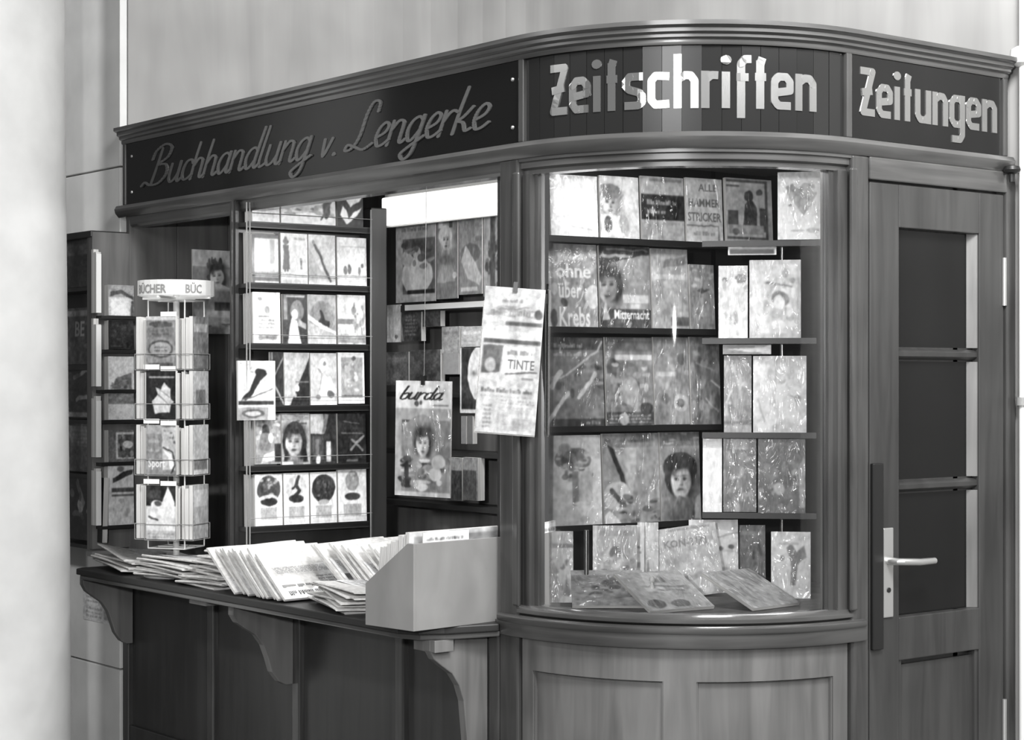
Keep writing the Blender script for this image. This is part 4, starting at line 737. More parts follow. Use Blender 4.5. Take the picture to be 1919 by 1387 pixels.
  [('bg', 0.5), ('r', 0, 0, 1, 0.16, 0.28), ('b', 0.05, 0.03, 0.95, 0.14, 3, 0.7, 5), ('e', 0.38, 0.08, 0.1, 0.07, 0.7), ('r', 0.2, 0.74, 0.98, 0.8, 0.75), ('r', 0.0, 0.84, 1, 0.96, 0.42), ('e', 0.15, 0.65, 0.1, 0.12, 0.35), ('m', 0.1, 0.2, 0.95, 0.7, 30, 0.35, 0.68, 12), ('e', 0.85, 0.2, 0.14, 0.07, 0.25), ('e', 0.5, 0.4, 0.2, 0.16, 0.62)]),
 ('V', 0.396, 1.421, 0.127, 0.258, 0.008, 'magazine', 'grey magazine with scattered flowers, third shelf of the curved window',
  [('bg', 0.55), ('e', 0.75, 0.25, 0.22, 0.1, 0.68), ('e', 0.75, 0.25, 0.12, 0.05, 0.4), ('e', 0.3, 0.3, 0.12, 0.06, 0.42), ('m', 0.05, 0.4, 0.95, 0.7, 14, 0.5, 0.7, 4), ('r', 0.1, 0.55, 0.6, 0.6, 0.7), ('e', 0.8, 0.75, 0.12, 0.07, 0.4)]),
 ('V', 0.528, 1.418, 0.110, 0.263, 0.008, 'magazine', 'dark grey magazine with drawn-in diagonal glints, third shelf of the curved window',  # pale lines draw the wrapper's glints into the cover
  [('bg', 0.48), ('m', 0.05, 0.05, 0.95, 0.95, 40, 0.38, 0.62, 21), ('l', [(0.7, 0.5), (0.98, 0.42)], 0.05, 0.85), ('l', [(0.5, 0.3), (0.9, 0.15)], 0.04, 0.75), ('l', [(0.2, 0.7), (0.8, 0.62)], 0.05, 0.65)]),
 ('V', 0.004, 1.135, 0.208, 0.259, 0.008, 'magazine', 'white magazine with a vase of flowers, fourth shelf of the curved window',
  [('bg', 0.86), ('e', 0.52, 0.74, 0.3, 0.12, 0.5), ('m', 0.25, 0.5, 0.85, 0.82, 34, 0.38, 0.85, 3), ('r', 0.52, 0.22, 0.62, 0.6, 0.58), ('r', 0.62, 0.22, 0.85, 0.6, 0.78), ('m', 0.05, 0.02, 0.95, 0.35, 14, 0.72, 0.92, 5), ('e', 0.4, 0.86, 0.1, 0.05, 0.7)]),
 ('V', 0.217, 1.136, 0.199, 0.261, 0.008, 'magazine', 'magazine with a slanting black umbrella, fourth shelf of the curved window',
  [('bg', 0.62), ('r', 0, 0.84, 0.9, 1, 0.55), ('b', 0.05, 0.88, 0.85, 0.95, 1, 0.35, 3), ('p', [(0.08, 0.86), (0.2, 0.82), (0.48, 0.3), (0.42, 0.28)], 0.22), ('p', [(0.2, 0.84), (0.6, 0.84), (0.52, 0.3)], 0.72), ('e', 0.25, 0.3, 0.25, 0.16, 0.78), ('l', [(0.15, 0.36), (0.35, 0.2)], 0.08, 0.35), ('m', 0.3, 0.02, 1, 0.3, 30, 0.28, 0.66, 6), ('p', [(0, 0), (0.3, 0), (0.1, 0.15), (0, 0.1)], 0.9)]),
 ('V', 0.419, 1.136, 0.145, 0.262, 0.008, 'magazine', 'magazine with a smiling dark-haired woman, fourth shelf of the curved window',
  [('bg', 0.62), ('r', 0, 0.84, 1, 1, 0.5), ('m', 0.1, 0.86, 0.95, 0.98, 14, 0.4, 0.8, 3), ('e', 0.5, 0.6, 0.44, 0.17, 0.22), ('e', 0.3, 0.5, 0.2, 0.2, 0.26), ('f', 0.5, 0.45, 0.2, 0.74, 0.22), ('p', [(0.2, 0.02), (0.95, 0.02), (0.75, 0.24), (0.45, 0.28)], 0.4), ('p', [(0.8, 0.02), (1, 0), (1, 0.3), (0.85, 0.25)], 0.78)]),
 ('W', 0.218, 1.962, 0.128, 0.198, 0.02, 'book', 'white book with a grey heart-shaped bouquet, top of the turned shelf',
  [('bg', 0.93), ('p', [(0.2, 0.72), (0.3, 0.82), (0.45, 0.74), (0.6, 0.84), (0.85, 0.8), (0.9, 0.68), (0.75, 0.5), (0.58, 0.36), (0.4, 0.52), (0.25, 0.6)], 0.68), ('m', 0.25, 0.5, 0.85, 0.82, 26, 0.55, 0.85, 4), ('r', 0.3, 0.12, 0.6, 0.15, 0.72), ('e', 0.8, 0.14, 0.14, 0.04, 0.72)]),
 ('W', 0.046, 1.669, 0.087, 0.219, 0.01, 'magazine', 'pale magazine with two small dark dots, second level of the turned shelf',
  [('bg', 0.82), ('e', 0.22, 0.8, 0.08, 0.04, 0.25), ('e', 0.75, 0.82, 0.2, 0.06, 0.45), ('m', 0.1, 0.1, 0.95, 0.75, 30, 0.58, 0.92, 5), ('p', [(0.35, 0.7), (0.7, 0.72), (0.6, 0.82)], 0.95)]),
 ('W', 0.136, 1.675, 0.151, 0.229, 0.014, 'book', 'silvery wrapped book in a pale frame, second level of the turned shelf',
  [('bg', 0.74), ('r', 0.06, 0.06, 0.92, 0.94, 0.82), ('m', 0.1, 0.1, 0.86, 0.9, 40, 0.62, 0.95, 8), ('e', 0.6, 0.5, 0.16, 0.1, 0.45), ('e', 0.58, 0.46, 0.1, 0.09, 0.9), ('l', [(0.35, 0.7), (0.8, 0.66)], 0.04, 0.5)]),
 ('W', 0.062, 1.397, 0.082, 0.227, 0.01, 'magazine', 'grey striped magazine, third level of the turned shelf',
  [('bg', 0.5), ('m', 0.05, 0.1, 0.95, 0.95, 40, 0.36, 0.66, 15), ('r', 0, 0.12, 1, 0.16, 0.32), ('r', 0, 0, 1, 0.1, 0.62), ('l', [(0.1, 0.4), (0.3, 0.55)], 0.06, 0.8)]),
 ('W', 0.147, 1.397, 0.156, 0.226, 0.014, 'book', 'white book in rippled cellophane, third level of the turned shelf',
  [('bg', 0.89), ('m', 0.08, 0.05, 0.95, 0.95, 26, 0.76, 0.96, 3), ('l', [(0.4, 0.3), (0.42, 0.95)], 0.02, 0.7), ('l', [(0.1, 0.45), (0.22, 0.15)], 0.025, 0.65), ('e', 0.82, 0.45, 0.06, 0.06, 0.65), ('l', [(0.7, 0.48), (0.82, 0.45), (0.8, 0.3)], 0.02, 0.6)]),
 ('W', -0.000, 1.165, 0.058, 0.227, 0.01, 'magazine', 'narrow white magazine, lowest level of the turned shelf',
  [('bg', 0.93), ('m', 0, 0.1, 1, 0.9, 10, 0.82, 0.97, 4)]),
 ('W', 0.060, 1.166, 0.098, 0.222, 0.01, 'magazine', 'dark leafy-patterned magazine with a light title, lowest level of the turned shelf',
  [('bg', 0.33), ('r', 0.25, 0.82, 0.75, 0.96, 0.62), ('m', 0, 0.05, 1, 0.8, 46, 0.24, 0.62, 6)]),
 ('W', 0.161, 1.157, 0.139, 0.227, 0.012, 'magazine', 'dark magazine with a jungle animal picture, lowest level of the turned shelf',
  [('bg', 0.28), ('r', 0, 0.84, 0.95, 0.98, 0.3), ('b', 0.1, 0.88, 0.9, 0.95, 1, 0.48, 4), ('m', 0.05, 0.08, 0.95, 0.82, 50, 0.22, 0.6, 13), ('e', 0.45, 0.34, 0.12, 0.08, 0.72), ('p', [(0.85, 0.6), (0.98, 0.8), (0.98, 0.1), (0.88, 0.1)], 0.66)]),
]
def on_plane(pl, u, off=0.):
    (x, y), th = PLANES[pl]; t = radians(th); return x+u*cos(t)+off*sin(t), y+u*sin(t)-off*cos(t)
for pl, u, z, w, h, t, kind, label, ops in STOCK:
    x, y = on_plane(pl, u+w/2)
    booklet(kind, w-.002, h, t, ops, label, CAT[kind], GRP[pl], (x, y, z+.0005), radians(PLANES[pl][1]), .05 if pl in 'VW' else .0 if pl in 'I' else .03, 'gloss' if pl in 'VW' else 'print')
# spare copies whose page edges show at the open side of the rack
for i, z in enumerate((2.0855, 1.8795, 1.6745, 1.2615, 1.0555)):
    for j in range(3):
        w = .105; x, y = on_plane('M', .010+w/2+rnd.uniform(-.004, .003), -.0135-.0115*j)
        o = MB().box(-w/2, w/2, 0, .0105, 0, .174+rnd.uniform(-.004, .004)).build('paperback', M['pages'])
        MB().box(-w/2, w/2, -.0004, 0, 0, .173).build('cover', M['grey'], o)
        o.location = (x, y, z); o.rotation_euler = (-.03, 0, radians(87)); tag(o, f"spare paperback {('directly', 'second', 'third')[j]} behind the front copy at the open side, {('top', 'second', 'third', 'fifth', 'bottom')[i]} rack row", 'paperback', 'spare copies on the rack')
# book leaning out of the rack
x, y = on_plane('M', .017, .03)
booklet('paperback', .135, .20, .012, [('bg', .86), ('p', [(.1, .35), (.32, .5), (.5, .78), (.72, .86), (.8, .78), (.6, .66), (.42, .46), (.22, .32)], .15), ('e', .62, .8, .16, .07, .12), ('l', [(.1, .33), (.92, .52)], .03, .4), ('r', .02, .26, .95, .33, .2), ('r', 0, 0, .8, .22, .6), ('e', .4, .12, .3, .07, .35), ('e', .4, .12, .2, .04, .75), ('m', .05, .8, .4, .97, 6, .6, .75, 3), ('l', [(.8, .95), (.9, .88)], .03, .6)],
        'white paperback with a long black pipe, leaning out in front of the rack', 'paperback', GRP['M'], (x, y, 1.418), radians(82), .02)
x, y = on_plane('M', .512, -.02)
booklet('paperback', .03, .19, .02, [('bg', .35), ('r', .1, .15, .9, .42, .68), ('r', .1, .5, .9, .9, .42)], 'narrow grey paperback clipped to the rack post', 'paperback', GRP['M'], (x, y, 1.47), radians(87))

# ------------------------------------------------------------------ pocket book rack
RK = tag(empty('book_rack', (*on_plane('M', .24, -.05), 0), radians(87)), 'tall wooden pocket book rack with six shelves standing inside the kiosk opening', 'rack')
def rpart(mb, name, mat, **k): return mb.build(name, M[mat], RK, **k)
rpart(MB().box(-.27, .25, .012, .026, .90, 2.16), 'back_board', 'dark_wood')
rpart(MB().box(.235, .30, -.065, .03, .895, 2.16), 'upright_post', 'dark_wood', bevel=.004)
for z in (2.085, 1.879, 1.674, 1.463, 1.26, 1.055):
    rpart(MB().box(-.25, .235, -.062, .012, z-.014, z), 'shelf', 'shelf')
    rpart(MB().box(-.25, .235, -.060, -.062, z-.018, z+.004), 'shelf_lip', 'shelf')
    rpart(MB().tube([(-.25, -.072, z+.032), (.235, -.072, z+.032)], .0012, 6), 'retaining_wire', 'wire')
for x in (-.258, -.246, .228): rpart(MB().tube([(x, -.073, .90), (x, -.073, 2.15)], .0025, 6), 'upright_wire', 'wire')
rpart(MB().box(-.262, -.25, -.0, .012, .895, 2.16), 'upright_post', 'shelf')

# ------------------------------------------------------------------ side board shelves (part of the kiosk)
for z in (1.79, 1.665, 1.517, 1.405, 1.249, 1.016):
    part(MB().box(-2.962, -2.918, -.135, .06, z-.012, z), 'side_shelf', 'shelf')
# white stacks at the edge of the side board
for z0, z1 in ((1.80, 2.04), (1.53, 1.78), (1.27, 1.50), (1.02, 1.24)):
    n = 2
    for j in range(n):
        o = MB().box(-.004, .0, 0, .02, 0, (z1-z0)*rnd.uniform(.9, 1)).build('paperback', M['pages'])
        cvr = MB().box(-.0, .0008, 0, .02, 0, (z1-z0)*.9).build('cover', M['card'], o)
        o.scale = (4.2, 1, 1); o.location = (-2.942+.02*j, -.155, z0); tag(o, f"pale paperback edge-on at the side board front, {('outer', 'inner')[1-j]} one {('on the top shelf', 'on the second shelf', 'on the third shelf', 'on the lowest shelf')[(1.80, 1.53, 1.27, 1.02).index(z0)]}", 'paperback', 'edge-on copies at the side board')
# dark showcase on the pier
SC = tag(empty('showcase', (-3.3, -.08, .9)), 'dark wooden showcase with book shelves fixed to the pale stone pier', 'showcase')
def spart(mb, name, mat, **k): return mb.build(name, M[mat], SC, **k)
spart(MB().box(-.31, .305, .055, .075, .02, 1.18), 'back_board', 'shelf')
for z in (.04, .303, .505, .705, 1.0): spart(MB().box(-.31, .305, -.06, .055, z-.014, z), 'shelf', 'shelf')
spart(MB().box(.285, .305, -.065, .055, .02, 1.18), 'side_panel', 'board')
spart(MB().box(-.32, .335, -.075, .075, 1.18, 1.205), 'cap', 'shelf', bevel=.004)
spart(MB().box(.275, .315, -.06, .03, -.0, .02), 'foot_block', 'grey')
booklet('book', .28, .20, .02, [('bg', .16), ('r', 0, .6, 1, .8, .26)], 'black book on the uppermost shelf of the showcase', 'book', GRP['S'], (-3.13, -.13, 1.905-.003), 0)

# ------------------------------------------------------------------ window shelves
def shelf_unit(pl, u0, u1, rows, label, name):
    (x, y), th = PLANES[pl]; um = (u0+u1)/2; U = tag(empty(name, (*on_plane(pl, um), .927), radians(th)), label, 'display shelf')
    w = (u1-u0)/2
    for z, e in rows:
        MB().box(-w, e-um, -.022, .03, z-.014-.927, z-.927).build('shelf', M['black'], U)
        MB().box(-w, e-um, -.026, -.022, z-.014-.927, z+.003-.927).build('shelf_lip', M['black'], U)
    for xx in ((.06,) if pl == 'W' else (-w+.01,)): MB().tube([(xx, .036, 0), (xx, .036, 1.2)], .006, 10).build('rod', M['metal'], U, smooth=True)
    return U
shelf_unit('V', -.0, .84, ((1.959, .84), (1.701, .60), (1.418, .62), (1.136, .58)), 'main shelf stand of four dark boards behind the curved window', 'display_stand')
w_ = shelf_unit('W', .0, .345, ((1.962-.006, .345), (1.672, .33), (1.397, .33), (1.163, .33)), 'small turned shelf stand with a bright front rod behind the curved window', 'display_stand')
MB().tube([(.175, -.03, 0), (.175, -.03, 1.17)], .005, 10).build('front_rod', M['metal'], w_, smooth=True)
# label holders and cards between the turned shelves
for px, z, ops, lab in ((.115, 1.918, [('bg', .9), ('r', .04, .12, .95, .6, .12), ('r', .3, .7, 1, .9, .6)], 'white framed label holder with a dark strip above the silvery wrapped book'),
                        (.10, 1.628, [('bg', .45), ('p', [(.1, .5), (1, .9), (1, .1), (.8, .2)], .85)], 'grey label holder with a pale tongue above the white rippled book')):
    x, y = on_plane('W', px+.03, .01)
    booklet('label_holder', .14, .028, .004, ops, lab, 'label', None, (x, y, z), radians(44))

# things standing and lying in the bottom of the window
def stand(kind, loc, w, h, t, rz, lean, ops, label, roll=0., cat=None):
    return booklet(kind, w, h, t, ops, label, cat or CAT.get(kind, kind), 'print in the bottom of the window', (loc[0], loc[1], .9275), rz, lean, 'gloss', roll)
F0 = YAW
stand('book', (-.640, .135), .095, .20, .012, F0, .12, [('bg', .74), ('r', .0, .76, 1, .82, .4), ('p', [(.1, .0), (.6, .0), (.55, .55), (.3, .62), (.12, .4)], .42), ('m', .1, .1, .9, .6, 24, .35, .8, 3), ('p', [(.7, .1), (.9, .1), (.8, .4)], .35)], 'light book with dark riders, standing beside the bright rod on the window floor')
stand('magazine', (-.545, .270), .125, .215, .006, F0-.05, .10, [('bg', .66), ('r', .0, .0, .1, 1, .86), ('e', .5, .62, .12, .1, .16), ('e', .45, .58, .22, .14, .8), ('e', .5, .64, .12, .08, .18), ('m', .15, .2, .98, .6, 24, .3, .75, 4), ('r', .15, .86, .9, .93, .55)], 'magazine with a dark-haired child standing on the window floor')
stand('card', (-.565, .365), .052, .21, .004, F0, .08, [('bg', .88), ('b', .1, .6, .9, .74, 2, .3, 5), ('b', .1, .2, .9, .36, 2, .35, 8), ('r', .1, .42, .8, .5, .6)], 'narrow white card with dark letters between the child magazine and the grey booklet')
stand('card', (-.575, .425), .06, .215, .004, F0, .08, [('bg', .78), ('p', [(.35, 0), (.65, 0), (.5, .55)], .5), ('e', .5, .2, .1, .1, .3)], 'tall pale card with a small bottle behind the grey booklet')
stand('brochure', (-.505, .540), .185, .205, .004, F0, .16, [('bg', .68), ('t', 'KON-TIKI', .16, .72, .1, .42, .66), ('r', .0, .0, 1, .3, .58), ('m', .2, .0, .9, .3, 14, .4, .62, 3), ('e', .62, .12, .2, .14, .7), ('r', .2, .94, .9, .97, .55)], 'tilted grey brochure with faint capital lettering on the window floor', roll=-.14)
stand('poster', (-.53, .645), .145, .215, .004, F0+.05, .06, [('bg', .93), ('l', [(0, .8), (.5, .74), (1, .82)], .04, .72), ('l', [(0, .62), (1, .55)], .05, .8), ('l', [(.1, .4), (1, .3)], .07, .75), ('e', .45, .6, .06, .03, .5), ('e', .65, .6, .05, .03, .5), ('e', .85, .62, .06, .03, .45), ('e', .4, .38, .08, .04, .6), ('m', .1, .05, .95, .5, 18, .7, .96, 5)], 'white poster of wavy stripes and small dots on the window floor', cat='poster')
stand('magazine', (-.50, .77), .085, .195, .006, F0, .06, [('bg', .55), ('m', .35, .2, .85, .75, 22, .36, .7, 6), ('r', .1, .85, .9, .9, .65)], 'grey magazine with a dim figure between the striped poster and the tulip card')
stand('card', (-.30, .725), .112, .19, .004, F0-.15, .06, [('bg', .9), ('p', [(.5, .28), (.62, .3), (.66, .5), (.9, .62), (.84, .8), (.66, .68), (.5, .82), (.38, .76), (.5, .55)], .4), ('e', .28, .6, .05, .04, .5), ('r', .2, .8, .7, .83, .75), ('r', .5, .2, .62, .4, .45)], 'white card with a grey tulip standing on the window floor')
def lie(kind, loc, w, h, rz, ops, label, tilt=.5):
    o = booklet(kind, w, h, .008, ops, label, CAT[kind], 'print in the bottom of the window', (loc[0], loc[1], .9365), rz, pi/2-tilt, 'gloss')
    return o
lie('magazine', (-.435, .150), .20, .17, F0, [('bg', .62), ('r', 0, .86, 1, 1, .72), ('m', .1, .2, .95, .85, 34, .3, .78, 5), ('e', .75, .1, .3, .14, .72), ('m', .0, .0, .5, .3, 8, .5, .66, 2)], 'dark photographic magazine lying sloped below the child magazine')
lie('magazine', (-.262, .262), .215, .19, F0+.55, [('bg', .8), ('e', .2, .16, .14, .12, .42), ('e', .55, .14, .14, .1, .46), ('m', .2, .4, .9, .95, 24, .55, .9, 7), ('p', [(.3, .6), (.7, .95), (.4, .98)], .95), ('l', [(.4, .62), (.85, .55)], .02, .45), ('l', [(.42, .52), (.8, .46)], .02, .45)], 'grey magazine with two dark round shapes lying sloped on the window floor', .46)
lie('book', (-.155, .515), .20, .20, F0+.75, [('bg', .76), ('r', 0, 0, .1, 1, .88), ('m', .2, .1, .95, .9, 14, .66, .84, 4)], 'plain grey book lying sloped in front of the tulip card', .42)
T = tag(empty('chrome_stand', (-.575, .190, .927)), 'bright upright rod on a small pale foot beside the rider book', 'stand')
MB().tube([(0, 0, .0), (0, 0, .205)], .007, 12).build('rod', M['metal'], T, smooth=True)
MB().box(-.03, .03, -.03, .03, 0, .008).build('foot', M['paint'], T, bevel=.002)
T = tag(empty('figurine', (-.365, .245, .93)), 'tiny pale figurine standing between the sloped magazines', 'figurine')
MB().lathe([(.012, 0), (.012, .006), (.005, .012), (.008, .04), (.009, .055), (.004, .066), (.004, .07)], (0, 0, 0), 14).build('body', M['paint'], T, smooth=True)
MB().lathe([(.002, .068), (.0075, .073), (.008, .079), (.005, .086), (.001, .087)], (0, 0, 0), 14).build('head', M['paint'], T, smooth=True)

# ------------------------------------------------------------------ revolving stand
RS = empty('revolving_stand', (-2.386, -.115, ZK), radians(33)); tag(RS, 'white revolving wire stand of paperbacks with a lettered ring, standing on the counter', 'book stand')
def vpart(mb, name, mat, **k): return mb.build(name, M[mat], RS, **k)
vpart(MB().lathe([(.11, 0), (.11, .008), (.03, .018), (.012, .03)], (0, 0, 0), 28), 'base', 'paint', smooth=True)
vpart(MB().tube([(0, 0, .02), (0, 0, 1.02)], .011, 14), 'pole', 'paint', smooth=True)
rg = vpart(MB(), 'sign_ring', 'paint'); ring = MB()
for i in range(28):
    a, b = 2*pi*i/28, 2*pi*(i+1)/28; r0, r1 = .132, .128
    ring.prism([(r0*cos(a), r0*sin(a), .965), (r0*cos(b), r0*sin(b), .965), (r1*cos(b), r1*sin(b), .965), (r1*cos(a), r1*sin(a), .965)], (0, 0, .052))
bpy.data.objects.remove(rg); rg = vpart(ring, 'sign_ring', 'paint')
def ringtext(text, a0, da):
    v, f, asp = glyphs(text); mb = MB()
    mb.v = [(.1335*cos(a0+p[0]*da), .1335*sin(a0+p[0]*da), .972+p[1]*.036) for p in v]; mb.f = list(f); mb.t = [None]*len(f)
    mb.build('lettering', M['wire'], rg)
ringtext('BÜCHER', radians(-132), radians(56)); ringtext('BÜC', radians(-48), radians(26))
vpart(MB().box(-.13, .13, -.004, .004, .955, .963), 'ring_arm', 'paint'); vpart(MB().box(-.004, .004, -.13, .13, .955, .963), 'ring_arm', 'paint')
TIERS = [(.715, .185), (.545, .17), (.355, .175), (.135, .19)]
fronts = [
 ('grey paperback with a banded oval label, top front pocket of the revolving stand', [('bg', .52), ('r', 0, .92, 1, 1, .75), ('e', .5, .84, .4, .06, .3), ('r', .06, .6, .94, .78, .46), ('b', .2, .62, .8, .76, 2, .35, 3), ('e', .5, .38, .42, .17, .3), ('e', .5, .38, .36, .13, .6), ('b', .28, .32, .72, .44, 2, .3, 5), ('r', .1, .06, .9, .12, .32)]),
 ('black paperback with a crumpled white paper shape, second front pocket of the revolving stand', [('bg', .1), ('r', .1, .84, .95, .88, .6), ('p', [(.3, .12), (.78, .14), (.84, .34), (.95, .36), (.84, .42), (.82, .62), (.6, .76), (.5, .6), (.32, .66), (.4, .5), (.2, .36)], .8), ('l', [(.4, .5), (.75, .3)], .03, .45), ('l', [(.45, .6), (.8, .45)], .03, .5)]),
 ('grey and white paperback titled Sport, third front pocket of the revolving stand', [('bg', .5), ('r', 0, .82, .55, 1, .62), ('p', [(.55, .1), (1, .1), (1, .95), (.55, .95)], .72), ('b', .08, .62, .5, .72, 1, .66, 3), ('b', .08, .44, .5, .54, 1, .7, 4), ('t', 'Sport', .08, .16, .16, .9, .56), ('p', [(.6, .5), (.85, .4), (.95, .15), (.8, .12), (.75, .35)], .93), ('l', [(.6, .55), (.9, .45), (.95, .2), (.85, .05)], .05, .2), ('m', .6, .65, .95, .92, 6, .35, .6, 3)]),
 ('white paperback with a laughing figure against black, bottom front pocket of the revolving stand', [('bg', .84), ('r', .0, .62, 1, 1, .13), ('p', [(.55, .7), (.72, .98), (.95, .7), (.95, .4), (.4, .45)], .92), ('e', .38, .62, .22, .1, .85), ('e', .4, .66, .12, .05, .3), ('r', .12, .75, .5, .9, .22), ('l', [(.1, .42), (.4, .36)], .05, .25), ('r', 0, 0, 1, .16, .72), ('b', .05, .02, .95, .14, 2, .55, 4)]),
]
lefts = [('pale patterned paperback, top left pocket of the revolving stand', [('bg', .85), ('m', .05, .2, .95, .95, 22, .2, .9, 5)]), ('dark paperback with a white flash, second left pocket of the revolving stand', [('bg', .3), ('l', [(.2, .9), (.5, .4)], .12, .9)]),
         ('black paperback with a small white dot, third left pocket of the revolving stand', [('bg', .14), ('e', .4, .7, .1, .06, .8)]), ('charcoal paperback, bottom left pocket of the revolving stand', [('bg', .24), ('r', .1, .8, .9, .85, .5)])]
rights = [('grey-green paperback, top right pocket of the revolving stand', [('bg', .5), ('r', .1, .7, .9, .85, .7)]), ('pale paperback, second right pocket of the revolving stand', [('bg', .76), ('r', .2, .3, .8, .6, .5)]),
          ('white paperback, third right pocket of the revolving stand', [('bg', .82), ('r', .1, .1, .9, .3, .5)]), ('light grey paperback, bottom right pocket of the revolving stand', [('bg', .68), ('r', .1, .6, .9, .9, .8)])]
base_rz = radians(33)
for ti, (z, h) in enumerate(TIERS):
    for si, (ang, src) in enumerate(((0, fronts), (pi/2, rights), (-pi/2, lefts))):
        Mx = Matrix.Rotation(ang, 4, 'Z')
        sh = (0, -.028, .028)[si]
        def Q(p): return tuple(Mx@(Vector(p)+Vector((sh, 0, 0))))
        wire = MB()
        wire.tube([Q((-.060, -.06, z-.004)), Q((-.060, -.112, z-.004)), Q((.060, -.112, z-.004)), Q((.060, -.06, z-.004))], .0013, 6)
        wire.tube([Q((-.060, -.06, z+.05)), Q((-.060, -.112, z+.05)), Q((.060, -.112, z+.05)), Q((.060, -.06, z+.05))], .0013, 6)
        for xx in (-.060, .060): wire.tube([Q((xx, -.112, z-.004)), Q((xx, -.112, z+.05))], .0013, 6)
        wire.tube([Q((-sh, -.01, z-.004)), Q((0, -.112, z-.004))], .0013, 6)
        vpart(wire, 'wire_pocket', 'wire')
        lab, ops = src[ti]; wloc = Matrix.Rotation(base_rz, 4, 'Z')@Mx
        n = 3
        for j in range(n):
            p = wloc@Vector((sh+(rnd.uniform(-.004, .004) if j else 0), -.108+.0150*j, 0))
            hh = h-.006-(rnd.uniform(.0, .012) if j else 0)
            oo = booklet('paperback', .112, hh, .0135, ops if j == 0 else [('bg', .6)], lab if j == 0 else f"{('', 'second', 'third', 'fourth')[j]} paperback copy in the {('top', 'second', 'third', 'bottom')[ti]} {('front', 'right', 'left')[si]} pocket of the revolving stand", 'paperback', 'paperbacks on the revolving stand' if j == 0 else 'spare copies on the revolving stand',
                         (RS.location.x+p.x, RS.location.y+p.y, ZK+z-.001), base_rz+ang)
    # price strips above the pocket
    for xx, zz in ((-.035, h+.004), (.03, h-.002)):
        if ti > 0 or xx > 0: vpart(MB().box(xx-.03, xx+.03, -.111, -.1095, z+zz-.006, z+zz+.010), 'price_strip', 'card')
for xx in (-.07, .07):
    for yy in (-.07, .07): vpart(MB().tube([(xx, yy, .10), (xx, yy, .95)], .0025, 6), 'upright_wire', 'paint')
for z in (.10, .95):
    vpart(MB().tube([(-.07, -.07, z), (.07, -.07, z), (.07, .07, z), (-.07, .07, z), (-.07, -.07, z)], .0025, 6), 'square_wire', 'paint')
    vpart(MB().box(-.07, .07, -.003, .003, z-.003, z+.003), 'cross_bar', 'paint')

# ------------------------------------------------------------------ hanging print at the opening
def hang(kind, loc, w, h, rz, ops, label, sheets=1, lean=0, roll=0):
    o = booklet(kind, w, h, .004, ops, label, CAT.get(kind, kind), None, loc, rz, lean, 'newsprint' if kind == 'newspaper' else 'gloss', roll)
    MB().box(-.006, .006, -.006, .008, h-.012, h+.016).build('clip', M['black'], o)
    return o
BURDA = [('bg', .66), ('r', 0, .76, 1, 1, .84), ('r', .12, .66, .98, .76, .66), ('r', .12, .34, .98, .66, .48), ('r', .12, .5, .30, .66, .32), ('r', .14, .52, .27, .64, .62), ('e', .5, .5, .38, .2, .55), ('f', .5, .455, .105, .76, .2),
         ('r', .12, .04, .98, .33, .5), ('m', .14, .06, .97, .33, 40, .15, .82, 7), ('e', .72, .2, .12, .06, .78), ('e', .78, .3, .12, .06, .72), ('p', [(.15, .1), (.25, .1), (.24, .3), (.17, .28)], .16), ('r', .0, .0, 1, .04, .75), ('sc', 'burda', .08, .835, .062, .14, .74), ('r', .66, .78, .95, .795, .5), ('e', .38, .8, .04, .025, .3), ('e', .46, .81, .03, .02, .35)]
bm = hang('magazine', (-1.145, .035, 1.205), .205, .345, radians(18), BURDA, 'fashion magazine titled burda with a woman and flowers, hanging in the kiosk opening', roll=.015)
MB().tube([(0, .002, .345), (0, .002, .925)], .0008, 6).build('hanging_wire', M['wire'], bm)
NEWSF = [('bg', .72), ('b', .3, .89, .66, .925, 1, .38, 4), ('m', .12, .8, .8, .87, 26, .45, .62, 3), ('b', .12, .79, .84, .87, 1, .5, 8), ('e', .9, .82, .06, .035, .3), ('r', .38, .74, .98, .765, .38), ('b', .1, .745, .3, .76, 1, .55, 2),
         ('r', 0, .645, 1, .70, .78), ('r', .04, .615, .98, .645, .34), ('p', [(.05, .41), (.35, .42), (.36, .6), (.04, .6)], .38), ('e', .18, .47, .09, .05, .62), ('r', .38, .42, .9, .6, .82), ('b', .45, .53, .88, .58, 1, .4, 7), ('t', 'TINTE', .46, .445, .065, .36, .44), ('l', [(.45, .41), (.95, .43)], .03, .35),
         ('r', .7, .375, .9, .39, .5), ('b', .06, .27, .9, .315, 1, .3, 11), ('b', .06, .245, .9, .26, 1, .55, 3), ('b', .4, .2, .95, .235, 2, .5, 4), ('b', .12, .03, .26, .2, 6, .4, 6), ('r', .4, .02, .92, .19, .66), ('b', .42, .02, .9, .19, 9, .6, 5)]
nw = hang('newspaper', (-.628, -.060, 1.406), .165, .40, YAW-.05, NEWSF, 'folded newspaper hanging from a clip on the corner post of the kiosk', roll=.075)
MB().box(-.085, .082, .004, .0065, -.004, .36).build('inner_sheet', M['news'], nw)

